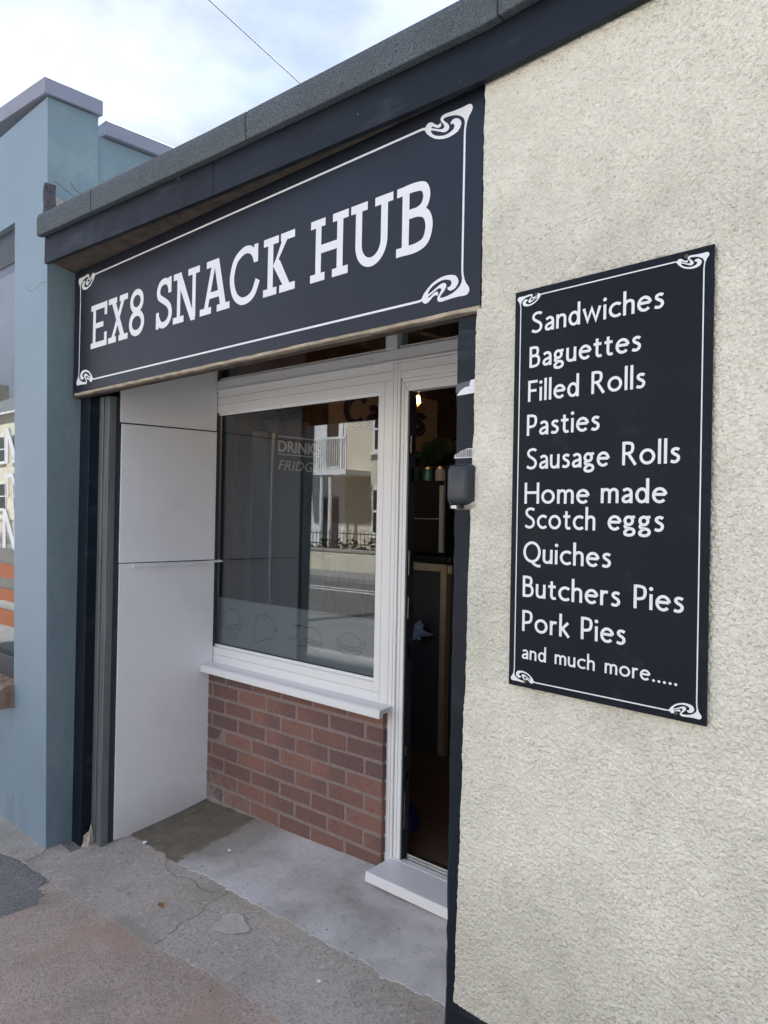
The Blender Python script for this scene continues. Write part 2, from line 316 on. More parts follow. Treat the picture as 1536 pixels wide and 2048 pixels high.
# ------------------------------------------------------------------ mesh helpers
WORLD = {}
def put(o, parent, loc):
    C.objects.link(o); WORLD[o.name] = Vector(loc); o.location = loc
    if parent is not None:
        o.parent = parent; o.matrix_parent_inverse = Matrix.Translation(-WORLD[parent.name])
    return o
def tag(o, label=None, cat=None, group=None, kind=None):
    if label: o['label'] = label
    if cat: o['category'] = cat
    if group: o['group'] = group
    if kind: o['kind'] = kind
    return o
def thing(name, loc, label, cat, group=None):
    o = bpy.data.objects.new(name, None); o.empty_display_size = 0.1; put(o, None, loc); return tag(o, label, cat, group)
class MB:
    def __init__(s, xf=None): s.v = []; s.f = []; s.xf = xf; s.smooth = False
    def add(s, vs, fs):
        n = len(s.v); s.v += [tuple(p) for p in vs]; s.f += [tuple(i+n for i in f) for f in fs]; return s
    def box(s, x0, x1, y0, y1, z0, z1):
        return s.add([(x0,y0,z0),(x1,y0,z0),(x1,y1,z0),(x0,y1,z0),(x0,y0,z1),(x1,y0,z1),(x1,y1,z1),(x0,y1,z1)],
                     [(0,3,2,1),(4,5,6,7),(0,1,5,4),(1,2,6,5),(2,3,7,6),(3,0,4,7)])
    def prism(s, poly, fn, d0, d1):                 # poly of (a,b); fn(a,b,d)->xyz
        n = len(poly); vs = [fn(a, b_, d0) for a, b_ in poly] + [fn(a, b_, d1) for a, b_ in poly]
        tri = tessellate_polygon([[Vector((a, b_, 0)) for a, b_ in poly]])
        fs = [tuple(t) for t in tri] + [tuple(i+n for i in reversed(t)) for t in tri]
        fs += [(i, (i+1) % n, (i+1) % n+n, i+n) for i in range(n)]
        return s.add(vs, fs)
    def flat(s, poly, fn):
        tri = tessellate_polygon([[Vector((a, b_, 0)) for a, b_ in poly]])
        return s.add([fn(a, b_) for a, b_ in poly], [tuple(t) for t in tri])
    def tube(s, pts, r, n=8, cap=True):
        pts = [Vector(p) for p in pts]; rr = r if isinstance(r, (list, tuple)) else [r]*len(pts); vs = []; fs = []
        for i, p in enumerate(pts):
            d = (pts[min(i+1, len(pts)-1)] - pts[max(i-1, 0)]).normalized()
            u = d.orthogonal().normalized() if i == 0 else (u - d*u.dot(d)).normalized()
            vv = d.cross(u)
            for k in range(n): a = 2*math.pi*k/n; vs.append(p + rr[i]*(math.cos(a)*u + math.sin(a)*vv))
        for i in range(len(pts)-1):
            for k in range(n): fs.append((i*n+k, i*n+(k+1) % n, (i+1)*n+(k+1) % n, (i+1)*n+k))
        if cap: fs += [tuple(range(n))[::-1], tuple((len(pts)-1)*n+k for k in range(n))]
        return s.add(vs, fs)
    def lathe(s, prof, cx, cy, n=20):
        vs = []; fs = []
        for r, z in prof:
            for k in range(n): a = 2*math.pi*k/n; vs.append((cx+r*math.cos(a), cy+r*math.sin(a), z))
        for i in range(len(prof)-1):
            for k in range(n): fs.append((i*n+k, i*n+(k+1) % n, (i+1)*n+(k+1) % n, (i+1)*n+k))
        return s.add(vs, fs)
    def build(s, name, mat, parent=None, bevel=0.0, smooth=False, seg=2, normals=True):
        vs = [Vector(s.xf(*p)) if s.xf else Vector(p) for p in s.v]
        lo = [min(p[i] for p in vs) for i in range(3)]; hi = [max(p[i] for p in vs) for i in range(3)]
        c = Vector(((lo[0]+hi[0])/2, (lo[1]+hi[1])/2, lo[2]))
        me = bpy.data.meshes.new(name); me.from_pydata([p-c for p in vs], [], s.f)
        if normals:
            bm = bmesh.new(); bm.from_mesh(me); bmesh.ops.recalc_face_normals(bm, faces=bm.faces); bm.to_mesh(me); bm.free()
        me.materials.append(MATS[mat])
        if smooth:
            for p in me.polygons: p.use_smooth = True
        o = bpy.data.objects.new(name, me); put(o, parent, c)
        if bevel:
            m = o.modifiers.new('bevel', 'BEVEL'); m.width = bevel; m.segments = seg; m.limit_method = 'ANGLE'; m.angle_limit = math.radians(40)
        return o
def box(name, mat, parent, x0, x1, y0, y1, z0, z1, bevel=0.0, xf=None): return MB(xf).box(x0, x1, y0, y1, z0, z1).build(name, mat, parent, bevel)

AW = 0.015                                   # the shopfront stands turned a little to the facade line
def W(s, d, z): return (s*math.cos(AW)-d*math.sin(AW), s*math.sin(AW)+d*math.cos(AW), z)
AM = -0.058; PV = -1.25; YM = 1.585          # the roughcast wall turns a little forward
def WM(s, d, z): return (PV+s*math.cos(AM)-d*math.sin(AM), YM+s*math.sin(AM)+d*math.cos(AM), z)

# ---- strokes and lettering
def spline(pts, n=6):
    P = [pts[0]]+list(pts)+[pts[-1]]; o = []
    for i in range(1, len(P)-2):
        p0, p1, p2, p3 = (np.array(q, float) for q in P[i-1:i+3])
        for k in range(n):
            t = k/n; o.append(tuple(0.5*((2*p1)+(-p0+p2)*t+(2*p0-5*p1+4*p2-p3)*t*t+(-p0+3*p1-3*p2+p3)*t**3)))
    o.append(tuple(pts[-1])); return o
def arc(cx, cy, rx, ry, a0, a1, n=22):
    return [(cx+rx*math.cos(math.radians(a0+(a1-a0)*i/n)), cy+ry*math.sin(math.radians(a0+(a1-a0)*i/n))) for i in range(n+1)]
def ribbon(pts, w, closed=False):
    P = [np.array(p, float) for p in pts]
    if closed and np.allclose(P[0], P[-1]): P = P[:-1]
    n = len(P); Lp = []; Rp = []
    for i in range(n):
        a = P[i-1] if (i > 0 or closed) else None; c_ = P[(i+1) % n] if (i < n-1 or closed) else None
        d1 = (P[i]-a) if a is not None else None; d2 = (c_-P[i]) if c_ is not None else None
        if d1 is None: d1 = d2
        if d2 is None: d2 = d1
        d1 = d1/(np.linalg.norm(d1)+1e-9); d2 = d2/(np.linalg.norm(d2)+1e-9)
        n1 = np.array((-d1[1], d1[0])); n2 = np.array((-d2[1], d2[0])); m = n1+n2; m = m/(np.linalg.norm(m)+1e-9)
        k = 1/max(0.45, m.dot(n1)); Lp.append(P[i]+m*w/2*k); Rp.append(P[i]-m*w/2*k)
    vs = Lp+Rp; m = n if closed else n-1
    return [tuple(v) for v in vs], [(i, (i+1) % n, (i+1) % n+n, i+n) for i in range(m)]
def dot(cx, cy, r): return [(cx+r*math.cos(t*math.pi/8), cy+r*math.sin(t*math.pi/8)) for t in range(16)]

X_ = 0.655
NA = [(.0625, .44), (.13, .55), (.245, .60), (.36, .565), (.41, .45), (.41, 0)]
G = {   # glyph: (width, [(kind, data)]) in cap heights
'S': (.60, [('s', [(.55, .88), (.45, .925), (.33, .938), (.19, .885), (.13, .76), (.19, .63), (.33, .535), (.46, .44), (.525, .30), (.48, .14), (.34, .063), (.2, .072), (.07, .14)])]),
's': (.39, [('s', [(.355, .545), (.29, .585), (.2, .593), (.115, .545), (.105, .46), (.17, .39), (.27, .33), (.33, .255), (.32, .145), (.24, .072), (.14, .065), (.04, .105)])]),
'a': (.46, [('l', [(.40, 0), (.40, .40)]), ('s', [(.40, .38), (.38, .52), (.30, .59), (.2, .595), (.075, .535)]), ('s', [(.40, .365), (.25, .325), (.13, .275), (.072, .18), (.10, .09), (.19, .06), (.31, .10), (.40, .19)])]),
'n': (.475, [('l', [(.0625, 0), (.0625, X_)]), ('s', NA)]),
'h': (.475, [('l', [(.0625, 0), (.0625, 1.04)]), ('s', NA)]),
'm': (.76, [('l', [(.0625, 0), (.0625, X_)]), ('s', [(.0625, .44), (.12, .55), (.22, .60), (.32, .565), (.37, .45), (.37, 0)]), ('s', [(.37, .44), (.43, .55), (.53, .60), (.64, .565), (.69, .45), (.69, 0)])]),
'u': (.475, [('s', [(.0625, X_), (.0625, .21), (.11, .095), (.22, .055), (.34, .10), (.41, .22)]), ('l', [(.41, 0), (.41, X_)])]),
'd': (.55, [('c', arc(.26, .33, .2, .272, 0, 360)), ('l', [(.48, 0), (.48, 1.04)])]),
'c': (.50, [('l', arc(.32, .33, .26, .272, 48, 312))]),
'e': (.56, [('l', [(.07, .365), (.52, .365)]), ('l', arc(.295, .33, .232, .272, 6, 318))]),
'o': (.64, [('c', arc(.32, .33, .257, .272, 0, 360))]),
'i': (.125, [('l', [(.0625, 0), (.0625, X_)]), ('d', (.0625, .87, .082))]),
'l': (.125, [('l', [(.0625, 0), (.0625, 1.04)])]),
't': (.38, [('s', [(.165, .84), (.165, .5), (.165, .19), (.205, .085), (.28, .06), (.37, .085)]), ('l', [(.01, .595), (.36, .595)])]),
'w': (.82, [('l', [(.05, X_), (.225, .07), (.41, .60), (.595, .07), (.77, X_)])]),
'r': (.33, [('l', [(.0625, 0), (.0625, X_)]), ('s', [(.0625, .44), (.12, .54), (.21, .597), (.32, .575)])]),
'k': (.50, [('l', [(.0625, 0), (.0625, 1.04)]), ('l', [(.09, .31), (.415, X_)]), ('l', [(.14, .40), (.455, 0)])]),
'g': (.50, [('c', arc(.215, .435, .155, .165, 0, 360)), ('l', [(.32, .585), (.47, .60)]), ('c', spline([(.13, .29), (.07, .21), (.11, .14), (.24, .11), (.38, .075), (.435, -.02), (.39, -.13), (.24, -.18), (.09, -.145), (.06, -.05), (.14, .04), (.22, .10)])[:-1]+[(.22, .10)], 'open')]),
'B': (.55, [('l', [(.0625, 0), (.0625, 1)]), ('s', [(.06, .94), (.24, .94), (.38, .90), (.42, .76), (.38, .61), (.24, .55), (.06, .55)]), ('s', [(.06, .551), (.28, .55), (.44, .48), (.485, .31), (.43, .13), (.27, .062), (.06, .06)])]),
'F': (.48, [('l', [(.0625, 0), (.0625, 1)]), ('l', [(0, .942), (.48, .942)]), ('l', [(.06, .52), (.43, .52)])]),
'R': (.62, [('l', [(.0625, 0), (.0625, 1)]), ('s', [(.06, .94), (.24, .94), (.40, .89), (.44, .73), (.39, .56), (.24, .50), (.06, .50)]), ('l', [(.25, .50), (.565, 0)])]),
'P': (.52, [('l', [(.0625, 0), (.0625, 1)]), ('s', [(.06, .94), (.24, .94), (.41, .88), (.455, .69), (.40, .49), (.24, .42), (.06, .42)])]),
'H': (.72, [('l', [(.0625, 0), (.0625, 1)]), ('l', [(.6575, 0), (.6575, 1)]), ('l', [(.06, .525), (.66, .525)])]),
'Q': (.86, [('c', arc(.43, .5, .37, .445, 0, 360)), ('s', [(.42, .06), (.55, -.06), (.70, -.13), (.86, -.135)])]),
'C': (.74, [('l', arc(.46, .5, .40, .44, 42, 318))]),
'.': (.19, [('d', (.095, .082, .082))]),
' ': (.3, []),
}
def text_mesh(mb, word, x0, x1, z0, cap, fn, w=0.125, gap=0.105, shear=0.0):
    adv = []; x = 0
    for ch in word: adv.append(x); x += G[ch][0]+gap
    sx = (x1-x0)/((x-gap)*cap); lay = [0]
    def place(pts, k): return [fn(x0+(a+px+shear*pz)*cap*sx, z0+pz*cap, k) for px, pz in pts]
    for ch, a in zip(word, adv):
        for st in G[ch][1]:
            lay[0] += 1; k = (lay[0] % 6)*0.00012
            if st[0] == 'd': p = dot(*st[1]); mb.add(place(p, k), [tuple(range(len(p)))])
            else:
                pts = spline(st[1]) if st[0] == 's' else st[1]
                vs, fs = ribbon(pts, w, closed=(st[0] == 'c' and len(st) == 2)); mb.add(place(vs, k), fs)

# ==================================================================  GROUND
def gz(x, y):
    t = min(1, max(0, (y-1.5)/0.85)); k = 0.105+0.085*min(1, max(0, (x+3.4)/1.9))
    return k*t**1.3
def wob(x, seed, amp):
    def h(i, k): return random.Random(i*7919+k*104729+seed*31).uniform(-1, 1)
    t = 0
    for k, (f, a) in enumerate(((3.1, 1.0), (9.7, .6), (31, .4), (83, .22))):
        u = x*f; i = math.floor(u); q = u-i; q = q*q*(3-2*q); t += a*(h(i, k)*(1-q)+h(i+1, k)*q)
    return amp*t*1.3
def sheet(name, mat, xs, ya, yb, dz, parent=None, ny=26, skirt=0.02):
    vs = []; fs = []; n = ny+1
    for x in xs:
        a, b_ = ya(x), yb(x)
        vs.append((x, a, gz(x, a)+dz-skirt))
        for j in range(n): y = a+(b_-a)*j/ny; vs.append((x, y, gz(x, y)+dz))
        vs.append((x, b_, gz(x, b_)+dz-skirt))
    k = n+2
    for i in range(len(xs)-1):
        for j in range(k-1): fs.append((i*k+j, (i+1)*k+j, (i+1)*k+j+1, i*k+j+1))
    o = MB().add(vs, fs).build(name, mat, parent)
    return o
def lin(a, b, n): return [a+(b-a)*i/n for i in range(n+1)]
def interp(x, tab):
    return float(np.interp(x, [t[0] for t in tab], [t[1] for t in tab]))
PE = [(-8, 1.37), (-3.765, 1.375), (-3.56, 1.405), (-3.13, 1.425), (-2.8, 1.462), (-2.51, 1.49), (-2.27, 1.508), (-1.99, 1.53), (-1.5, 1.55), (4, 1.56)]
tag(sheet('pavement', 'grey_asphalt', lin(-60, -5, 30)+lin(-4.9, 0, 120)+lin(0.3, 40, 20), lambda x: -1.45, lambda x: 2.5, 0.0, ny=60, skirt=0.03), kind='structure')
tag(sheet('pink_tarmac_footway', 'pink_tarmac', lin(-3.30, 0.6, 200), lambda x: 0.55+wob(x, 7, .02), lambda x: interp(x, PE)+.03, 0.0022, ny=40, skirt=0.002), kind='structure')
tag(sheet('asphalt_footway', 'grey_asphalt', lin(-14, -4.2, 20)+lin(-4.1, -3.15, 60), lambda x: -1.40, lambda x: 1.405+wob(x, 1, .010)-(0 if x < -3.36 else (x+3.36)**1.6*2.6*(1+wob(x*2, 5, .5))), 0.003, ny=30, skirt=0.004), kind='structure')
AE = [(-3.44, 1.86), (-3.05, 1.855), (-2.9, 1.865), (-2.62, 1.868), (-2.2, 1.89), (-1.9, 1.875), (-1.65, 1.865), (-1.28, 1.89)]
cs = bpy.data.objects.new('concrete_edging', None); put(cs, None, (-2.5, 1.7, 0)); tag(cs, kind='structure')
for a, b_ in ((-8, -6.2), (-6.2, -4.6), (-4.6, -3.583), (-3.583, -2.601), (-2.6, -1.45), (-1.45, 0.2), (0.2, 1.9)):
    n = max(30, int((b_-a)/0.012))
    sheet('slab', 'old_concrete', lin(a, b_, n), lambda x: interp(x, PE)+wob(x, 4, .011), lambda x: (1.60 if x < -3.5 or x > -1.3 else 2.0), 0.0045+random.uniform(-.0008, .0008), cs, ny=24, skirt=0.006)
tag(sheet('concrete_apron', 'smooth_concrete', lin(-3.46, -1.20, 190), lambda x: interp(x, AE)+wob(x, 9, .014), lambda x: 2.42, 0.0082, ny=34, skirt=0.006), kind='structure')
mb = MB(); cx_, cy_ = -2.43, 1.735
pp = [(cx_+0.075*(1+0.16*math.sin(3*t+1)+0.1*math.sin(7*t))*math.cos(t)*1.0, cy_+0.055*(1+0.16*math.sin(3*t+1)+.08*math.sin(5*t))*math.sin(t)) for t in lin(0, 2*math.pi*31/32, 31)]
mb.flat(pp, lambda a, b_: (a, b_, gz(a, b_)+0.0085)); tag(mb.build('cement_patch', 'cement_patch'), kind='structure')
# kerb, road, far pavement
kb = bpy.data.objects.new('kerb', None); put(kb, None, (0, -1.5, 0)); tag(kb, kind='structure')
for i in range(-22, 14): box('kerb_stone', 'kerb', kb, i*0.92+.003, i*0.92+.917, -1.60, -1.45, -0.25, 0.004, 0.012)
tag(box('road', 'road_asphalt', None, -90, 60, -9.2, -1.60, -0.4, -0.11), kind='structure')
tag(box('ground', 'road_asphalt', None, -140, 120, -90, 90, -0.9, -0.405), kind='structure')
for y_ in (-7.5, -7.9): tag(box('road_line', 'road_paint', None, -60, 10, y_-.05, y_+.05, -0.109, -0.106), kind='structure')
tag(box('far_pavement', 'grey_asphalt', None, -90, 60, -10.75, -9.2, -0.4, 0.0), kind='structure')
tag(box('front_garden', 'old_concrete', None, -90, 60, -14.3, -11.0, -0.4, 0.05), kind='structure')

# ==================================================================  SNACK SHOP
shop = thing('snack_shop', (-2.4, 2.0, 0), 'small cream roughcast shop with navy trim and a recessed white window and doorway', 'shop')
# --- roughcast wall, every lump modelled
def vnoise(x, y, seed):
    xi = np.floor(x).astype(int); yi = np.floor(y).astype(int); fx = x-xi; fy = y-yi
    fx = fx*fx*(3-2*fx); fy = fy*fy*(3-2*fy)
    def h(i, j):
        n = (i*374761393+j*668265263+seed*974634777) & 0x7fffffff; n = ((n ^ (n >> 13))*1274126177) & 0x7fffffff
        return ((n ^ (n >> 16)) & 0xffff)/65535.0
    return (h(xi, yi)*(1-fx)+h(xi+1, yi)*fx)*(1-fy)+(h(xi, yi+1)*(1-fx)+h(xi+1, yi+1)*fx)*fy
def blobs(x, y, seed):
    xi = np.floor(x).astype(int); yi = np.floor(y).astype(int); best = np.zeros_like(x)
    def h(i, j, k):
        n = (i*374761393+j*668265263+(seed+k)*974634777) & 0x7fffffff; n = ((n ^ (n >> 13))*1274126177) & 0x7fffffff
        return ((n ^ (n >> 16)) & 0xffff)/65535.0
    for di in (-1, 0, 1):
        for dj in (-1, 0, 1):
            i = xi+di; j = yi+dj; r = 0.50+0.45*h(i, j, 2)
            d2 = ((x-i-h(i, j, 0))**2+(y-j-h(i, j, 1))**2)/(r*r)
            best = np.maximum(best, np.clip(1-d2, 0, 1)**0.8*(0.4+0.6*h(i, j, 3)))
    return best
nzv = 1120
sfine = np.linspace(0, 1.05, 490); scoarse = 1.05+np.linspace(0.002, 1, 60)**1.6*2.9
S1 = np.concatenate([sfine, scoarse]); Z1 = np.linspace(0.335, 2.80, nzv)
SS, ZZ = np.meshgrid(S1, Z1)
edge = np.where(ZZ > 2.14, 0.0475, np.interp(ZZ, [0.26, 1.25, 2.13], [-0.003, 0.019, 0.034]))
edge = edge+np.where(ZZ > 2.14, 0.002, 0.0025)*(vnoise(ZZ*12, ZZ*0+3, 5)-.5)*2+0.0025*(vnoise(ZZ*90, ZZ*0+7, 6)-.5)
tt = SS/1.05; SSe = np.where(SS < 1.05, edge+(1.05-edge)*tt, SS)
wx = SSe+0.002*vnoise(SSe*120, ZZ*120, 21); wz = ZZ+0.002*vnoise(SSe*120, ZZ*120, 22)
hgt = 0.0042*blobs(wx/0.0092, wz/0.0088, 1)+0.0026*blobs(wx/0.0060, wz/0.0058, 9)+0.0010*vnoise(wx*40, wz*40, 3)+0.0016*vnoise(wx*230, wz*230, 4)
hgt = np.where(SS > 1.06, 0.005, hgt); lowedge = np.clip((ZZ-0.335)/0.02, 0, 1)
fade = np.clip((SSe-edge)/0.006, 0.0, 1); hgt = hgt*(0.3+0.7*fade)
zb = ZZ+np.where(ZZ < 0.36, 0.010*(vnoise(SSe*35, ZZ*0+1, 8)-.5), 0)
ca, sa = math.cos(AM), math.sin(AM); dd = 0.0150-hgt
VX = PV+SSe*ca-dd*sa; VY = YM+SSe*sa+dd*ca
V = np.stack([VX.ravel(), VY.ravel(), zb.ravel()], 1)
nc = len(S1); idx = np.arange(nc*nzv).reshape(nzv, nc)
F = np.stack([idx[:-1, :-1].ravel(), idx[:-1, 1:].ravel(), idx[1:, 1:].ravel(), idx[1:, :-1].ravel()], 1)
# lips that turn back into the wall on the left edge and along the bottom
back_l = V[idx[:, 0]]+np.array([0, 0.05, 0]); back_b = V[idx[0, :]]+np.array([0, 0.05, 0])
o1 = len(V); V = np.vstack([V, back_l, back_b]); il = np.arange(nzv)+o1; ib = np.arange(nc)+o1+nzv
F = np.vstack([F, np.stack([idx[:-1, 0], idx[1:, 0], il[1:], il[:-1]], 1), np.stack([idx[0, :-1], ib[:-1], ib[1:], idx[0, 1:]], 1)])
base = np.array([PV+1.2, 1.55, 0.335]); V = V-base
me = bpy.data.meshes.new('roughcast_wall'); me.vertices.add(len(V)); me.vertices.foreach_set('co', V.ravel())
me.loops.add(F.size); me.loops.foreach_set('vertex_index', F.ravel().astype(np.int32)); me.polygons.add(len(F))
me.polygons.foreach_set('loop_start', np.arange(0, F.size, 4, dtype=np.int32)); me.polygons.foreach_set('loop_total', np.full(len(F), 4, dtype=np.int32))
me.polygons.foreach_set('use_smooth', np.ones(len(F), dtype=bool)); me.update(calc_edges=True); me.materials.append(MATS['roughcast'])
put(bpy.data.objects.new('roughcast_wall', me), shop, Vector(base))
box('wall_core', 'roughcast', shop, -1.19, 2.7, 1.66, 1.90, 0, 2.80)
MB(WM).box(-0.05, 3.9, 0.033, 0.09, 0, 0.345).build('plinth', 'navy_paint', shop, 0.004)
# --- navy door post on the right, with worn arris
mb = MB(); zz = lin(0.0, 2.13, 60)
vs = []; fs = []
for z in zz:
    j = 0.0022*random.uniform(-1, 1); vs += [(-1.293+j, 1.617, z), (-1.285, 1.612, z), (-1.10, 1.612, z), (-1.10, 1.78, z), (-1.293, 1.78, z)]
for i in range(len(zz)-1):
    for k in range(5): fs.append((i*5+k, i*5+(k+1) % 5, (i+1)*5+(k+1) % 5, (i+1)*5+k))
fs += [tuple(range(5)), tuple((len(zz)-1)*5+k for k in range(5))]
mb.add(vs, fs).build('door_post', 'navy_paint', shop)
box('reveal_wall', 'navy_paint', shop, -1.288, -1.05, 1.7805, 2.36, 0, 2.7)
# --- left side: two-step timber post, steel shutter guide, white lining panels
box('outer_post', 'navy_paint', shop, -3.632, -3.534, 1.652, 1.80, 0.0, 2.14, 0.003)
box('inner_post', 'navy_paint', shop, -3.533, -3.475, 1.735, 1.82, 0.0, 2.14, 0.003)
sg = MB().box(-3.532, -3.494, 1.700, 1.712, 0.035, 2.14).box(-3.490, -3.446, 1.706, 1.716, 0.015, 2.14).box(-3.452, -3.446, 1.7165, 1.742, 0.02, 2.14).build('shutter_guide', 'guide_metal', shop, 0.0015)
MB().box(-3.50, -3.452, 1.7445, 1.768, 0.0, 2.14).build('guide_backing', 'anthracite', shop, 0.002)
XP = -3.44
mb = MB(); mb.prism([(1.772, .034), (1.88, .037), (1.95, .0385), (1.995, .043), (2.05, .055), (2.15, .082), (2.30, .110), (2.30, 1.348), (1.772, 1.348)], lambda a, b_, d: (XP-d, a, b_), 0, 0.012)
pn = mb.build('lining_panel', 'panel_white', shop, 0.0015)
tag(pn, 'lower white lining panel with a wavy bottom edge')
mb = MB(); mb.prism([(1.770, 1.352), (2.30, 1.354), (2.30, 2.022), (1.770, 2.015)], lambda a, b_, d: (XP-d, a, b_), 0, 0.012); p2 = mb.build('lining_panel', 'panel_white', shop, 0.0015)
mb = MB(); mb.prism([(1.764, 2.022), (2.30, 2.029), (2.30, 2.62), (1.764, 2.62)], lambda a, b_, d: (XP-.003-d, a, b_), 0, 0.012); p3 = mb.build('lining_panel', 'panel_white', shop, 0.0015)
MB().box(XP-.035, XP-.0155, 1.768, 2.33, 0.0, 2.66).build('panel_backing', 'pvc_edge', shop)
mb = MB(); pr = [(0, 0), (.026, -.004), (.028, -.009), (.020, -.011), (0, -.007)]; ys = lin(1.832, 2.335, 10); vs = []; fs = []
for i, y in enumerate(ys):
    sag = -0.006*math.sin(math.pi*i/10)*0.6+0.010*(i/10)
    vs += [(XP+.001+a, y, 1.343+b_+sag) for a, b_ in pr]
for i in range(10):
    for k in range(5): fs.append((i*5+k, i*5+(k+1) % 5, (i+1)*5+(k+1) % 5, (i+1)*5+k))
fs += [tuple(range(5)), tuple(50+k for k in range(5))]
mb.add(vs, fs).build('panel_trim', 'panel_white', pn)
# --- brick stall riser
mort = MB(W).box(-3.47, -2.160, 2.3318, 2.44, -0.05, 0.80).build('brick_stall_riser', 'mortar', shop)
LB, HB, PB = 0.2095, 0.0628, 0.2215
def brick_mesh(name, L_):
    bm = bmesh.new(); bmesh.ops.create_cube(bm, size=1.0)
    for v in bm.verts: v.co = Vector((v.co.x*L_, v.co.y*0.10, v.co.z*HB))
    bmesh.ops.bevel(bm, geom=list(bm.edges), offset=0.0028, segments=1, affect='EDGES')
    for v in bm.verts: v.co += Vector((random.uniform(-1, 1)*.0015, random.uniform(-1, 1)*.0010, random.uniform(-1, 1)*.0013))
    me = bpy.data.meshes.new(name); bm.to_mesh(me); bm.free(); me.materials.append(MATS['brick']); return me
FULL = [brick_mesh('brick', LB) for _ in range(9)]; HALF = [brick_mesh('brick_half', 0.0995) for _ in range(4)]
for k in range(10):
    top = 0.801-0.075*k; zc = top-0.005-HB/2+0.002; s = -2.156; isB = (k % 2 == 0); first = True
    while s > -3.46:
        L_ = 0.0995 if (first and not isB) else LB; first = False
        if s-L_ < -3.475: L_ = 0.0995
        me = random.choice(HALF if L_ < 0.15 else FULL)
        o = bpy.data.objects.new('brick', me)
        put(o, mort, Vector(W(s-L_/2, 2.33+0.05+random.uniform(-.0012, .0012), zc+random.uniform(-.0012, .0012)+0.0055*(s+2.156)/0.6)))
        o.rotation_euler = (0, random.uniform(-.004, .004)-0.009, AW+random.uniform(-.004, .004))
        s -= L_+0.0118
# --- white window
FD = 2.356
mb = MB(W)
mb.box(-3.48, -3.463, FD, FD+.07, .815, 2.29)                       # left stile, mostly behind the lining
mb.box(-2.2435, -2.1685, FD, FD+.07, .815, 2.236)                   # right stile
mb.box(-3.463, -2.2435, FD+.0005, FD+.07, .815, .897)               # bottom rail
mb.box(-3.463, -2.2435, FD+.0005, FD+.07, 2.124, 2.236)             # head
win = mb.build('window', 'upvc', shop, 0.003)
MB(W).box(-3.463, -2.1685, FD-.0004, FD+.002, 2.2010, 2.2028).build('frame_groove', 'grey_trim', win)
MB(W).box(-3.463, -2.1685, FD-.0004, FD+.002, 2.1640, 2.1655).build('frame_groove', 'grey_trim', win)
MB(W).box(-2.2075, -2.2060, FD-.0004, FD+.002, .825, 2.1640).build('frame_groove', 'grey_trim', win)
MB(W).box(-3.463, -2.2075, FD-.0002, FD+.002, .858, .8594).build('frame_groove', 'grey_trim', win)
tag(win, 'white framed shop window with a frosted strip of food drawings')
mb = MB(W)                                                           # sloping glazing beads
def bead(mb, a, b_, inward, z_or_s, horiz):
    pr = [(0, 0), (0, .014), (inward*.014, .012), (inward*.014, .022), (0, .03)]
    f = (lambda e, n_, d_: (e, FD+.004+d_, z_or_s+n_)) if horiz else (lambda e, n_, d_: (z_or_s+n_, FD+.004+d_, e))
    vs = [f(a, n_, d_) for n_, d_ in pr]+[f(b_, n_, d_) for n_, d_ in pr]
    mb.add(vs, [(i, (i+1) % 5, (i+1) % 5+5, i+5) for i in range(5)]+[(0, 1, 2, 3, 4), (9, 8, 7, 6, 5)])
bead(mb, -3.463, -2.2435, 1, .8965, True); bead(mb, -3.463, -2.2435, -1, 2.1245, True); bead(mb, .8965, 2.1245, -1, -2.243, False)
mb.build('glazing_bead', 'upvc', win)
mb = MB(W).box(-3.463, -2.2585, FD+.0195, FD+.0215, .9105, .9145).box(-3.463, -2.2585, FD+.0195, FD+.0215, 2.1065, 2.1105).box(-2.2610, -2.2570, FD+.0195, FD+.0216, .9105, 2.1105); mb.build('gasket', 'black_gloss', win)
MB(W).box(-3.468, -2.238, FD+.022, FD+.028, .894, 2.129).build('pane', 'glass', win)
MB(W).box(-3.463, -2.25, FD+.0302, FD+.0308, .900, 1.150).build('frosted_film', 'frosted_film', win)
MB(W).box(-3.463, -2.25, FD+.0302, FD+.0312, 1.1515, 1.1545).build('film_line', 'grey_trim', win)
sl = MB(W)
prof = [(2.275, .777), (2.275, .806), (2.282, .8125), (2.40, .822), (2.40, .800), (2.300, .794), (2.295, .777)]
vs = [(-3.402, d, z) for d, z in prof]+[(-2.128, d, z) for d, z in prof]; n = len(prof)
sl.add(vs, [(i, (i+1) % n, (i+1) % n+n, i+n) for i in range(n)]+[tuple(range(n))[::-1], tuple(range(n, 2*n))]).build('sill', 'upvc', win, 0.002)
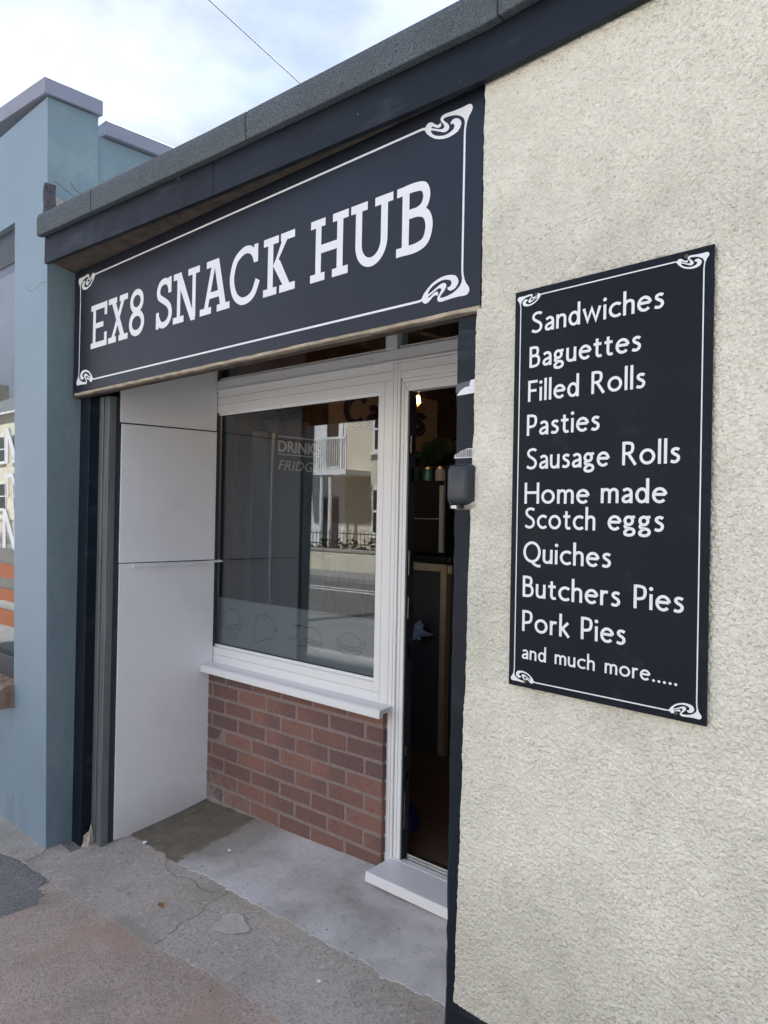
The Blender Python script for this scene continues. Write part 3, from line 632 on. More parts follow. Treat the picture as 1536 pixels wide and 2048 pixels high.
DRAW = {'burger_drawing': [[(-3.292, 1.102), (-3.252, 1.098), (-3.225, 1.075), (-3.221, 1.047), (-3.245, 1.029), (-3.292, 1.02), (-3.336, 1.025), (-3.359, 1.048), (-3.352, 1.078), (-3.322, 1.096), (-3.292, 1.102)], [(-3.369, 1.034), (-3.374, 1.018), (-3.346, 1.005), (-3.313, 1.002), (-3.276, 1.013), (-3.239, 1.026), (-3.208, 1.023), (-3.205, 1.036), (-3.221, 1.047)], [(-3.34, 0.999), (-3.297, 0.991), (-3.249, 1.006), (-3.223, 1.006), (-3.213, 1.016)], [(-3.34, 0.98), (-3.301, 0.971), (-3.254, 0.98), (-3.217, 1.003)], [(-3.339, 0.967), (-3.317, 0.953), (-3.285, 0.949), (-3.253, 0.958), (-3.229, 0.98)]],
'pasty_drawing': [[(-3.078, 0.958), (-3.093, 0.953), (-3.104, 0.982), (-3.1, 1.014), (-3.102, 1.038), (-3.089, 1.052), (-3.091, 1.067), (-3.077, 1.078), (-3.072, 1.09), (-3.052, 1.093), (-3.045, 1.101), (-3.023, 1.099), (-3.008, 1.102), (-2.994, 1.093), (-2.976, 1.092), (-2.969, 1.082), (-2.955, 1.076), (-2.949, 1.064), (-2.935, 1.06), (-2.936, 1.045), (-2.923, 1.037), (-2.919, 1.029), (-2.929, 1.033), (-2.938, 1.017), (-2.935, 1.009), (-2.957, 0.994), (-2.99, 0.987), (-3.029, 0.973), (-3.063, 0.96), (-3.078, 0.958)], [(-3.032, 1.07), (-3.014, 1.077)], [(-2.954, 1.052), (-2.944, 1.038), (-2.934, 1.03)]],
'baguette_drawing': [[(-2.812, 1.05), (-2.801, 1.069), (-2.77, 1.078), (-2.752, 1.078), (-2.779, 1.068), (-2.783, 1.061), (-2.765, 1.064), (-2.743, 1.078), (-2.717, 1.072), (-2.682, 1.076), (-2.648, 1.072), (-2.618, 1.058), (-2.601, 1.038), (-2.597, 1.01)], [(-2.724, 1.017), (-2.689, 1.024), (-2.655, 1.017), (-2.621, 1.01), (-2.596, 1.007)], [(-2.719, 1.006), (-2.68, 1.008), (-2.646, 1.001), (-2.612, 0.997), (-2.6, 1.001)], [(-2.84, 1.0), (-2.813, 1.009), (-2.799, 1.008), (-2.777, 1.005)], [(-2.821, 1.023), (-2.795, 1.024)], [(-2.785, 1.024), (-2.782, 1.016), (-2.773, 1.025), (-2.768, 1.018)], [(-2.767, 0.983), (-2.723, 0.985), (-2.679, 0.98), (-2.641, 0.973), (-2.616, 0.982), (-2.597, 0.993)], [(-2.697, 1.0), (-2.654, 0.991), (-2.629, 0.989)]],
'pie_drawing': [[(-2.49, 1.048), (-2.467, 1.068), (-2.432, 1.08), (-2.401, 1.078), (-2.37, 1.063), (-2.343, 1.045)], [(-2.49, 1.048), (-2.508, 1.044), (-2.504, 1.03), (-2.49, 1.018), (-2.478, 1.025)], [(-2.49, 1.048), (-2.49, 1.035), (-2.47, 1.029), (-2.45, 1.021), (-2.426, 1.021), (-2.403, 1.019), (-2.376, 1.022), (-2.357, 1.03), (-2.343, 1.04), (-2.343, 1.045)], [(-2.343, 1.043), (-2.328, 1.046), (-2.322, 1.037), (-2.335, 1.022), (-2.346, 1.021)], [(-2.482, 1.022), (-2.465, 1.01), (-2.442, 1.011), (-2.418, 1.005), (-2.395, 1.009), (-2.372, 1.007), (-2.35, 1.018), (-2.342, 1.024)], [(-2.487, 1.016), (-2.481, 0.997), (-2.457, 0.984), (-2.418, 0.982), (-2.379, 0.988), (-2.353, 0.998), (-2.344, 1.016)]]}
for nm_, ss in DRAW.items():
    mb = MB(W)
    for i, st in enumerate(ss):
        vs, fs = ribbon(spline(st, 4), 0.0042); mb.add([(a, FD+.0298-.0001*i, z) for a, z in vs], fs)
    mb.build(nm_, 'ink', win)
# --- transom and fanlights above
mb = MB(W)
mb.box(-3.48, -1.15, FD-.002, FD+.075, 2.2365, 2.292)
mb.box(-3.48, -1.15, FD-.014, FD-.0025, 2.232, 2.243)               # drip lip
mb.box(-2.209, -2.143, FD, FD+.07, 2.2925, 2.68)                     # mullion
mb.box(-3.48, -1.15, FD, FD+.07, 2.64, 2.70)
fan = mb.build('fanlight', 'upvc', shop, 0.003)
mb = MB(W); bead(mb, -3.46, -2.209, 1, 2.2925, True); bead(mb, -2.143, -1.2, 1, 2.2925, True); mb.build('glazing_bead', 'upvc', fan)
MB(W).box(-3.47, -2.209, FD+.03, FD+.035, 2.288, 2.66).build('pane', 'glass', fan)
MB(W).box(-2.143, -1.16, FD+.03, FD+.035, 2.288, 2.66).build('pane', 'glass', fan)
for s_, z_ in ((-3.455, 2.247), (-2.878, 2.257), (-2.298, 2.262)):
    MB(W).box(s_-.017, s_+.017, FD-.009, FD-.0025, z_-.005, z_+.006).build('drain_cap', 'upvc', fan, 0.0025)
# --- door frame, open doorway
mb = MB(W)
mb.box(-2.168, -2.118, FD-.003, FD+.05, .185, 2.2315)
mb.box(-2.1175, -2.080, FD+.004, FD+.05, .200, 2.165)
mb.box(-2.1175, -1.21, FD-.0025, FD+.075, 2.166, 2.2315)
mb.box(-2.080, -1.21, FD+.004, FD+.05, 2.113, 2.1655)
mb.box(-1.21, -1.15, FD, FD+.075, .185, 2.2315)
mb.box(-2.168, -1.15, FD-.004, FD+.03, .160, .1995)
df = mb.build('door_frame', 'upvc', shop, 0.003)
for a, z1 in ((-2.1555, 2.225), (-2.1325, 2.225), (-2.0995, 2.150)):
    MB(W).box(a-.0009, a+.0009, FD-.0034 if a < -2.118 else FD+.0036, FD+.006, .202, z1).build('frame_groove', 'grey_trim', df)
MB(W).box(-2.0995, -1.25, FD+.0036, FD+.006, 2.148, 2.1498).build('frame_groove', 'grey_trim', df)
MB(W).box(-2.118, -1.25, FD-.003, FD+.001, 2.195, 2.1968).build('frame_groove', 'grey_trim', df)
mb = MB(W); mb.add([(-2.1175, FD+.0034, 2.164), (-2.1160, FD+.0034, 2.1655), (-2.0805, FD+.0034, 2.1150), (-2.0820, FD+.0034, 2.1130)], [(0, 1, 2, 3)]); mb.build('mitre_line', 'grey_trim', df, normals=False)
MB(W).box(-2.0795, -2.075, FD+.010, FD+.052, .20, 2.113).build('lock_strip', 'charcoal', df)
for z0, z1 in ((.32, .47), (.62, .66), (1.18, 1.27), (1.36, 1.46), (1.86, 1.93)):
    MB(W).box(-2.0748, -2.073, FD+.020, FD+.046, z0, z1).build('keep', 'steel', df, 0.001)
for z0, z1 in ((.52, .56), (1.02, 1.07), (1.74, 1.80)):
    MB(W).box(-2.0748, -2.0738, FD+.024, FD+.042, z0, z1).build('keep_slot', 'black_gloss', df)
mb = MB(W).box(-2.066, -1.21, FD+.031, FD+.085, .17, .208).box(-2.066, -1.21, FD+.0305, FD+.045, .2085, .222); mb.build('threshold', 'steel', df, 0.002)
MB(W).box(-2.066, -1.21, FD+.048, FD+.060, .2085, .214).build('threshold_seal', 'black_gloss', df)
ds = MB(W); prof = [(2.205, .150), (2.205, .182), (2.211, .188), (2.352, .198), (2.352, .150)]
n = len(prof); vs = [(-2.124, d, z) for d, z in prof]+[(-1.25, d, z) for d, z in prof]
ds.add(vs, [(i, (i+1) % n, (i+1) % n+n, i+n) for i in range(n)]+[tuple(range(n))[::-1], tuple(range(n, 2*n))]).build('door_sill', 'upvc', df, 0.002)
# --- lintel, battens, soffit, fascia, coping
box('lintel', 'dark_timber', shop, -3.63, -1.21, 1.612, 1.648, 2.134, 2.70)
mb = MB(); xs = lin(-3.585, -1.211, 60); vs = []; fs = []
for x in xs: j = random.uniform(-.0022, .0022); k = random.uniform(-.002, .002); vs += [(x, 1.601+k, 2.1505), (x, 1.602+k, 2.1405+j), (x, 1.6115, 2.139+j), (x, 1.6115, 2.1505)]
for i in range(len(xs)-1):
    for k in range(4): fs.append((i*4+k, i*4+(k+1) % 4, (i+1)*4+(k+1) % 4, (i+1)*4+k))
fs += [(0, 1, 2, 3), tuple(len(vs)-4+k for k in range(4))]
mb.add(vs, fs).build('batten', 'timber', shop)
box('recess_ceiling', 'dark_timber', shop, -3.63, -1.05, 1.6485, 2.36, 2.66, 2.72)
FP = [(-3.529, 1.424), (-3.0, 1.461), (-2.311, 1.509), (-1.650, 1.542), (-1.178, 1.563), (-0.748, 1.541), (0.4, 1.474), (2.6, 1.346)]
def along(poly):
    return [Vector((a, b_, 0)) for a, b_ in poly]
def swept(path, prof, name, mat, parent, bevel=0, cut=None):       # prof: (back offset, z) about a plan path
    vs = []; fs = []; P = along(path); n = len(prof)
    for i, p in enumerate(P):
        d = (P[min(i+1, len(P)-1)]-P[max(i-1, 0)]).normalized(); nn = Vector((-d.y, d.x, 0))
        for a, z in prof: q = p+nn*a; vs.append((q.x, q.y, z))
    for i in range(len(P)-1):
        for k in range(n): fs.append((i*n+k, i*n+(k+1) % n, (i+1)*n+(k+1) % n, (i+1)*n+k))
    fs += [tuple(range(n))[::-1], tuple((len(P)-1)*n+k for k in range(n))]
    return MB().add(vs, fs).build(name, mat, parent, bevel)
def sub(path, x0, x1):
    xs = sorted({x0, x1, *[a for a, _ in path if x0 < a < x1]}); return [(x, interp(x, path)) for x in xs]
fpro = [(0, 2.710), (0, 2.832), (0.022, 2.832), (0.022, 2.710)]
for a, b_ in ((-3.529, -2.3115), (-2.3105, 0.2), (0.201, 2.6)): swept(sub(FP, a, b_), fpro, 'fascia_board', 'navy_paint', shop, 0.002)
# soffit board between fascia and sign
mb = MB(); P = sub(FP, -3.529, -1.19)
vs = [(x, y+.022, 2.724) for x, y in P]+[(min(-1.19, x-.0+(-.10 if i == 0 else 0)), 1.64, 2.7245) for i, (x, y) in enumerate(P)]
vs += [(a, b_, c_+.012) for a, b_, c_ in vs]; n = len(P)
fs = [(i, i+1, n+i+1, n+i) for i in range(n-1)]+[(2*n+i, 3*n+i, 3*n+i+1, 2*n+i+1) for i in range(n-1)]
mb.add(vs, fs).build('soffit', 'dark_timber', shop)
mb = MB(); mb.box(-3.60, -1.215, 1.596, 1.612, 2.7365, 2.7385); mb.build('sign_top_batten', 'timber', shop)
cpro = [(-.030, 2.829), (-.032, 2.905), (-.026, 2.925), (-.008, 2.937), (0.30, 2.945), (0.30, 2.85), (0.0, 2.838), (0.0, 2.829)]
CJ = [-3.548, -3.083, -2.10, -1.118, -0.14, 0.84, 1.82, 2.65]; CP = [(-3.6, 1.419)]+FP+[(2.7, 1.34)]
for a, b_ in zip(CJ[:-1], CJ[1:]): swept(sub(CP, a+.002, b_-.002), cpro, 'coping_stone', 'mineral_felt', shop, 0.004)
swept(sub(CP, -3.53, 2.6), [(.01, 2.84), (.01, 2.93), (.28, 2.936), (.28, 2.84)], 'coping_bed', 'pvc_edge', shop)
box('roof', 'mineral_felt', shop, -3.62, 2.6, 1.84, 6.0, 2.76, 2.86)
# --- inside of the shop
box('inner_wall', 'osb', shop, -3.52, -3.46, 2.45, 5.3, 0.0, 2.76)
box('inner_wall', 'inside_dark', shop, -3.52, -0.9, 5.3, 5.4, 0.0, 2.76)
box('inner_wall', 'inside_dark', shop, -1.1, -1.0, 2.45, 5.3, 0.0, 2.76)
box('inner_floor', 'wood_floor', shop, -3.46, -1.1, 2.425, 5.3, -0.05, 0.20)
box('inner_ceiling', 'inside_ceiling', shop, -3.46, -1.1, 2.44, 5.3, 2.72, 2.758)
for i in range(5): box('rafter', 'dark_timber', shop, -3.3+i*.5, -3.24+i*.5, 2.45, 5.3, 2.60, 2.719)
# --- broken flashing where the coping meets the blue pier
for i in range(4):
    x = -3.600+i*.011
    mb = MB(); vs = []; fs = []
    for j in range(7):
        z = 2.90+j*.032; yy = 1.444-i*.003+random.uniform(-.003, .003); xx_ = x+random.uniform(-.002, .002)-.004*j*.3
        vs += [(xx_, yy, z), (xx_+.010, yy+random.uniform(-.002, .004), z), (xx_+.010, yy+.05, z), (xx_, yy+.05, z)]
    for j in range(6):
        for k in range(4): fs.append((j*4+k, j*4+(k+1) % 4, (j+1)*4+(k+1) % 4, (j+1)*4+k))
    fs += [(0, 1, 2, 3), (24, 25, 26, 27)]
    mb.add(vs, fs).build('flashing_strip', 'flashing', shop)
mb = MB(); mb.prism([(1.47, 2.92), (1.58, 2.92), (1.62, 3.0), (1.56, 3.035), (1.52, 3.06), (1.49, 3.075), (1.47, 3.08)], lambda a, b_, d: (-3.622+d, a, b_), -0.02, 0.008); mb.build('bare_render', 'raw_render', shop)

# ==================================================================  SHOP SIGN
ORN = [(-0.0096, -0.003), (-0.0043, -0.0062), (-0.001, -0.0112), (0.0, -0.0162), (-0.0027, -0.0234), (-0.0114, -0.0338), (-0.017, -0.0453), (-0.0199, -0.0567), (-0.0216, -0.0685), (-0.022, -0.0787), (-0.0283, -0.0767), (-0.0278, -0.0644), (-0.0253, -0.0486), (-0.0268, -0.0398), (-0.0323, -0.0307), (-0.043, -0.0228), (-0.0564, -0.0163), (-0.0725, -0.0126), (-0.0888, -0.0106), (-0.0983, -0.011), (-0.0999, -0.0137), (-0.0975, -0.0177), (-0.0856, -0.0281), (-0.0793, -0.0366), (-0.0785, -0.0432), (-0.0824, -0.0482), (-0.0905, -0.0503), (-0.1001, -0.0481), (-0.1155, -0.0409), (-0.1309, -0.0333), (-0.1448, -0.0286), (-0.1421, -0.0347), (-0.1363, -0.042), (-0.1264, -0.0487), (-0.1124, -0.0542), (-0.0958, -0.0581), (-0.0822, -0.0578), (-0.0715, -0.055), (-0.0635, -0.0514), (-0.0607, -0.045), (-0.0625, -0.0391), (-0.0679, -0.0352), (-0.0746, -0.0357), (-0.0735, -0.0291), (-0.0655, -0.0244), (-0.0548, -0.0252), (-0.0454, -0.0298), (-0.0387, -0.0378), (-0.0372, -0.0456), (-0.0409, -0.0548), (-0.0486, -0.0626), (-0.0632, -0.0667), (-0.0793, -0.0683), (-0.0956, -0.0672), (-0.1122, -0.063), (-0.129, -0.0563), (-0.1447, -0.0457), (-0.1577, -0.0339), (-0.1666, -0.0208), (-0.1753, -0.0184), (-0.1754, -0.0117), (-0.1646, -0.014), (-0.1598, -0.0083), (-0.1528, -0.0047), (-0.1428, -0.0061), (-0.1343, -0.0121), (-0.1271, -0.0183), (-0.1201, -0.0215), (-0.1145, -0.022), (-0.1118, -0.0192), (-0.1091, -0.0196), (-0.1062, -0.0254), (-0.1088, -0.0298), (-0.1143, -0.0311), (-0.1213, -0.029), (-0.1298, -0.0242), (-0.1383, -0.0196), (-0.1425, -0.0204), (-0.1417, -0.0232), (-0.1268, -0.0296), (-0.11, -0.0368), (-0.1017, -0.0386), (-0.0957, -0.0353), (-0.0972, -0.0295), (-0.1021, -0.023), (-0.1078, -0.0163), (-0.11, -0.0102), (-0.1081, -0.0045), (-0.1013, -0.001), (-0.0917, 0.0), (-0.0728, -0.0019), (-0.0527, -0.0032), (-0.0329, -0.0034), (-0.0199, -0.0024)]
sign = thing('shop_sign', (-2.4, 1.6, 2.151), 'long black fascia sign reading EX8 SNACK HUB in white slab letters', 'sign')
YS = 1.600
box('board', 'sign_board', sign, -3.600, -1.208, YS, YS+.004, 2.151, 2.736)
def fs_(a, z, k=0.0): return (a, YS-.0006-k, z)
def ornaments(parent, xr, xl, zt, zb, sc_, fn, name='corner_ornament'):
    for sx in (1, -1):
        for sz in (1, -1):
            mb = MB(); x0 = xr if sx > 0 else xl; z0 = zt if sz > 0 else zb
            mb.flat([(x0+sx*a*sc_, z0+sz*c_*sc_) for a, c_ in ORN], lambda a, c_: fn(a, c_, 0)); mb.build(name, 'vinyl_white', parent, normals=False)
ornaments(sign, -1.2433, -3.564, 2.6917, 2.182, 1.0, fs_)
mb = MB()
for st in ([(-3.390, 2.6765), (-1.418, 2.6765)], [(-3.390, 2.1972), (-1.418, 2.1972)]):
    vs, f_ = ribbon(st, .0066); mb.add([fs_(a, z, .0002) for a, z in vs], f_)
for x in (-1.2683, -3.539):
    vs, f_ = ribbon([(x, 2.615), (x, 2.258)], .0064); mb.add([fs_(a, z, .0002) for a, z in vs], f_)
mb.build('border_line', 'vinyl_white', sign, normals=False)
# slab-serif letters, units of cap height
t_, sf = 0.134, 0.128
def R_(x0, x1, z0, z1): return ('p', [(x0, z0), (x1, z0), (x1, z1), (x0, z1)])
SL = {
'E': (.79, [R_(.10, .235, 0, 1), R_(0, .79, 1-sf, 1), R_(0, .79, 0, sf), R_(.665, .79, .70, 1), R_(.665, .79, 0, .31), R_(.2, .62, .445, .565)]),
'X': (.86, [('p', [(.12, .95), (.29, .95), (.76, .05), (.58, .05)]), ('p', [(.61, .95), (.75, .95), (.24, .05), (.11, .05)]), R_(0, .38, 1-sf, 1), R_(.50, .86, 1-sf, 1), R_(0, .36, 0, sf), R_(.48, .88, 0, sf)]),
'8': (.65, [('c', arc(.325, .745, .225, .195, 0, 360, 30), .125), ('c', arc(.325, .275, .262, .215, 0, 360, 30), .130)]),
'S': (.66, [('s', [(.565, .78), (.49, .90), (.36, .945), (.20, .91), (.115, .78), (.15, .65), (.30, .565), (.44, .49), (.555, .39), (.585, .24), (.50, .11), (.34, .055), (.19, .09), (.10, .22)], .13), R_(.50, .62, .68, 1.0), R_(.03, .145, 0, .34)]),
'N': (.96, [R_(.14, .262, 0, .95), R_(.70, .82, .03, 1), ('p', [(.06, 1), (.28, 1), (.82, -.02), (.66, -.02)]), R_(0, .30, 1-sf, 1), R_(.545, .96, 1-sf, 1), R_(0, .40, 0, sf)]),
'A': (.98, [('p', [(.40, 1), (.53, 1), (.25, .05), (.12, .05)]), ('p', [(.44, 1), (.61, 1), (.87, .05), (.69, .05)]), R_(.21, .61, 1-sf, 1), R_(.26, .74, .28, .40), R_(0, .38, 0, sf), R_(.57, .98, 0, sf)]),
'C': (.94, [('s', [(.80, .72), (.72, .87), (.56, .955), (.36, .93), (.17, .80), (.075, .52), (.14, .25), (.30, .09), (.50, .05), (.72, .13), (.86, .36)], .135), R_(.74, .86, .68, 1.0)]),
'K': (.86, [R_(.12, .27, 0, 1), ('p', [(.55, .95), (.71, .95), (.40, .555), (.27, .47)]), ('p', [(.36, .62), (.46, .56), (.78, .05), (.60, .05), (.27, .50)]), R_(0, .42, 1-sf, 1), R_(.48, .86, 1-sf, 1), R_(0, .38, 0, sf), R_(.46, .88, 0, sf)]),
'H': (.91, [R_(.125, .262, 0, 1), R_(.645, .785, 0, 1), R_(0, .36, 1-sf, 1), R_(.54, .91, 1-sf, 1), R_(0, .36, 0, sf), R_(.54, .91, 0, sf), R_(.2, .70, .44, .575)]),
'U': (.89, [('l', [(.175, 1), (.175, .38)]+arc(.445, .36, .27, .30, 180, 360, 20)+[(.715, 1)], .138), R_(0, .36, 1-sf, 1), R_(.52, .89, 1-sf, 1)]),
'B': (.70, [R_(.11, .245, 0, 1), R_(0, .2, 1-sf, 1), R_(0, .2, 0, sf), ('s', [(.15, .938), (.36, .938), (.52, .90), (.575, .765), (.52, .63), (.38, .575), (.15, .575)], .13), ('s', [(.15, .571), (.40, .57), (.57, .50), (.628, .32), (.56, .13), (.38, .065), (.15, .065)], .132)]),
}
LET = [('E', -3.424, -3.269), ('X', -3.255, -3.082), ('8', -3.068, -2.941), ('S', -2.850, -2.722), ('N', -2.713, -2.527), ('A', -2.522, -2.329), ('C', -2.332, -2.149), ('K', -2.132, -1.966), ('H', -1.886, -1.711), ('U', -1.700, -1.525), ('B', -1.510, -1.373)]
for ch, xa, xb in LET:
    mb = MB(); wd, parts = SL[ch]; sx = (xb-xa)/wd; cap = 0.1965
    for i, st in enumerate(parts):
        k = .0001*i
        if st[0] == 'p': pts = st[1]; fc = [tuple(range(len(pts)))]
        else:
            c_ = st[1] if st[0] != 's' else spline(st[1]); aspect = sx/cap
            vs, fc = ribbon([(a*aspect, z) for a, z in c_], st[2], closed=(st[0] == 'c')); pts = [(a/aspect, z) for a, z in vs]
        mb.add([fs_(xa+a*sx, 2.3375+z*cap, k) for a, z in pts], fc)
    mb.build('letter', 'vinyl_white', sign, normals=False)

# ==================================================================  MENU BOARD
menu = thing('menu_board', WM(.41, 0, 1.195), 'black wall menu board listing sandwiches, baguettes, rolls, quiches and pies', 'menu board')
mb = MB(WM); mb.box(.169, .659, 0, .003, 1.195, 2.152); mb.build('board', 'menu_board', menu)
for s_, z_ in ((.26, 2.02), (.56, 2.02), (.26, 1.33), (.56, 1.33)): MB(WM).box(s_-.015, s_+.015, .0035, .02, z_-.015, z_+.015).build('wall_spacer', 'pvc_edge', menu)
def fm(a, z, k=0.0): return WM(a, -.0006-k, z)
ornaments(menu, .6495, .1755, 2.1405, 1.2055, 0.41, fm)
mb = MB()
for st in ([(.247, 2.1343), (.577, 2.1343)], [(.247, 1.2118), (.577, 1.2118)], [(.6390, 2.110), (.6390, 1.237)], [(.1860, 2.110), (.1860, 1.237)]):
    vs, f_ = ribbon(st, .0028); mb.add([fm(a, z, .0002) for a, z in vs], f_)
mb.build('border_line', 'vinyl_white', menu, normals=False)
CAP = 0.0505
WORDS = [('Sandwiches', .2163, .5552, 2.0442), ('Baguettes', .2145, .5046, 1.962), ('Filled', .2121, .3544, 1.8805), ('Rolls', .3859, .5158, 1.8815), ('Pasties', .2103, .4082, 1.799),
 ('Sausage', .2088, .4338, 1.718), ('Rolls', .4653, .5955, 1.7192), ('Home', .207, .3849, 1.6358), ('made', .4146, .5685, 1.6372), ('Scotch', .2069, .402, 1.5763), ('eggs', .4328, .5634, 1.5775),
 ('Quiches', .2066, .4421, 1.4950), ('Butchers', .2065, .4663, 1.4122), ('Pies', .498, .6086, 1.4135), ('Pork', .2069, .341, 1.3297), ('Pies', .3698, .4802, 1.3311)]
for wd, a, b_, z in WORDS:
    mb = MB(); text_mesh(mb, wd, a, b_, z, CAP, fm); mb.build('word', 'vinyl_white', menu, normals=False)
for wd, a, b_, z in (('and', .2074, .2774, 1.2632), ('much', .3013, .4071, 1.2645), ('more.....', .4317, .5987, 1.2645)):
    mb = MB(); text_mesh(mb, wd, a, b_, z, 0.0345, fm); mb.build('word', 'vinyl_white', menu, normals=False)
for s_, z_ in ((.6022, 2.1405), (.2302, 2.1367), (.2188, 1.2085), (.5964, 1.2095)):
    mb = MB(WM); vs = []; 
    for r, d in ((.0042, -.0008), (.0036, -.0026), (.0012, -.0030)):
        vs += [(s_+r*math.cos(t*math.pi/6), d, z_+r*math.sin(t*math.pi/6)) for t in range(12)]
    mb.add(vs, [(i, (i+1) % 12, (i+1) % 12+12, i+12) for i in range(12)]+[(12+i, 12+(i+1) % 12, 24+(i+1) % 12, 24+i) for i in range(12)]+[tuple(range(24, 36))]).build('screw', 'dark_timber', menu)

# ==================================================================  THINGS ON THE DOOR POST
dp = thing('soap_dispenser', (-1.25, 1.59, 1.618), 'black plastic hand sanitiser dispenser with chrome base fixed to the navy door post', 'dispenser')
def rbox(name, mat, x0, x1, y0, y1, z0, z1, r, taper, par, rounds=5):
    vs = []; fs = []; n = 0; secs = [(y1, 0), (y0+.028, .0), (y0+.012, .003), (y0+.004, .008), (y0, .016)]
    for y, inset in secs:
        a0, a1, b0, b1 = x0+inset, x1-inset, z0+inset*1.2, z1-inset*.8; rr = max(.004, r-inset*.3); ring = []
        for cx, cz, a in ((a1-rr, b1-rr, 0), (a0+rr, b1-rr, 90), (a0+rr, b0+rr, 180), (a1-rr, b0+rr, 270)):
            for k in range(rounds+1): t = math.radians(a+90*k/rounds); ring.append((cx+rr*math.cos(t), y, cz+rr*math.sin(t)))
        vs += ring; n = len(ring)
    for i in range(len(secs)-1):
        for k in range(n): fs.append((i*n+k, i*n+(k+1) % n, (i+1)*n+(k+1) % n, (i+1)*n+k))
    fs += [tuple(range(n))[::-1], tuple((len(secs)-1)*n+k for k in range(n))]
    return MB().add(vs, fs).build(name, mat, par, smooth=False)
cv = rbox('cover', 'dispenser_cover', -1.284, -1.208, 1.560, 1.606, 1.629, 1.739, .016, 0, dp)
for p in cv.data.polygons: p.use_smooth = True
rbox('back_plate', 'dispenser_chrome', -1.2845, -1.2060, 1.5745, 1.612, 1.6185, 1.7395, .017, 0, dp)
MB().box(-1.257, -1.239, 1.5555, 1.58, 1.6215, 1.631).build('push_lever', 'dispenser_chrome', dp, 0.002)
for x in (-1.263, -1.236): MB().box(x, x+.004, 1.5575, 1.58, 1.622, 1.6335).build('hinge_slot', 'black_gloss', dp, 0.001)
st = thing('torn_sticker', (-1.255, 1.612, 1.92), 'torn white paper sticker left on the navy door post above the dispenser', 'sticker')
MB().prism([(-1.289, 1.924), (-1.2185, 1.927), (-1.2185, 1.964), (-1.244, 1.961), (-1.243, 1.957), (-1.247, 1.952), (-1.245, 1.946), (-1.262, 1.944), (-1.277, 1.937)], lambda a, c_, d: (a, 1.6115-d, c_), 0, .0006).build('paper', 'paper', st)
MB().prism([(-1.292, 1.930), (-1.279, 1.9375), (-1.262, 1.9445), (-1.2455, 1.9465), (-1.2475, 1.952), (-1.2435, 1.957), (-1.2445, 1.9605), (-1.291, 1.955)], lambda a, c_, d: (a, 1.6118-d, c_), 0, .0004).build('residue', 'sticker_grey', st)
bs = thing('barcode_sticker', (-1.26, 1.612, 1.755), 'torn barcode label stuck on the navy door post just above the dispenser', 'sticker')
MB().prism([(-1.292, 1.757), (-1.228, 1.757), (-1.2265, 1.7815), (-1.25, 1.7815), (-1.27, 1.776), (-1.284, 1.768), (-1.292, 1.766)], lambda a, c_, d: (a, 1.6115-d, c_), 0, .0006).build('paper', 'paper', bs)
mb = MB(); x = -1.288
while x < -1.231:
    wv_ = random.choice([.0006, .0012, .0018]); ht = 1.7795-max(0, (-1.262-x))*0.42-max(0, (-1.25-x))*0.08
    mb.add([(x, 1.6104, 1.7595), (x+wv_, 1.6104, 1.7595), (x+wv_, 1.6104, ht), (x, 1.6104, ht)], [(0, 1, 2, 3)]); x += wv_+random.choice([.0007, .0013, .002])
mb.build('bars', 'ink', bs, normals=False)

# ==================================================================  INSIDE THE SHOP
def font_mesh(txt, size, shear=0.0, bold=0.0):
    cu = bpy.data.curves.new('t', 'FONT'); cu.body = txt; cu.size = size; cu.shear = shear; cu.offset = bold; cu.resolution_u = 4
    ob = bpy.data.objects.new('t', cu); C.objects.link(ob); bpy.context.view_layer.update()
    me = bpy.data.meshes.new_from_object(ob); bpy.data.objects.remove(ob)
    return [tuple(v.co) for v in me.vertices], [tuple(p.vertices) for p in me.polygons]
def font_fit(txt, a0, a1, b0, b1, fn, shear=0.0, bold=0.0):
    vs, fc = font_mesh(txt, 1.0, shear, bold); xs = [v[0] for v in vs]; ys = [v[1] for v in vs]
    X0, X1, Y0, Y1 = min(xs), max(xs), min(ys), max(ys)
    mb = MB(); mb.add([fn(a0+(v[0]-X0)/(X1-X0)*(a1-a0), b0+(v[1]-Y0)/(Y1-Y0)*(b1-b0)) for v in vs], fc); return mb
XF = -3.40
fr = thing('drinks_fridge', (-3.43, 2.85, 0.2), 'tall dark grey drinks fridge seen through the shop window, lettered DRINKS FRIDGE', 'fridge')
box('body', 'fridge_grey', fr, -3.458, XF, 2.50, 3.02, 0.20, 2.05, 0.006)
box('trim_strip', 'steel', fr, XF+.001, XF+.025, 2.615, 2.635, 1.10, 2.045, 0.004)  # chrome trim strip added for the bright upright below the pot
ft = lambda a, z: (XF+.002, a, z)
font_fit('DRINKS', 2.672, 2.985, 1.945, 2.012, ft, 0, 0.03).build('lettering', 'fridge_text', fr, normals=False)
font_fit('FRIDGE', 2.676, 2.985, 1.845, 1.900, ft, 0.25).build('lettering', 'fridge_text', fr, normals=False)
for z in (2.03, 1.930): MB().add([ft(2.672, z), ft(2.985, z), ft(2.985, z+.006), ft(2.672, z+.006)], [(0, 1, 2, 3)]).build('rule_line', 'fridge_text', fr, normals=False)
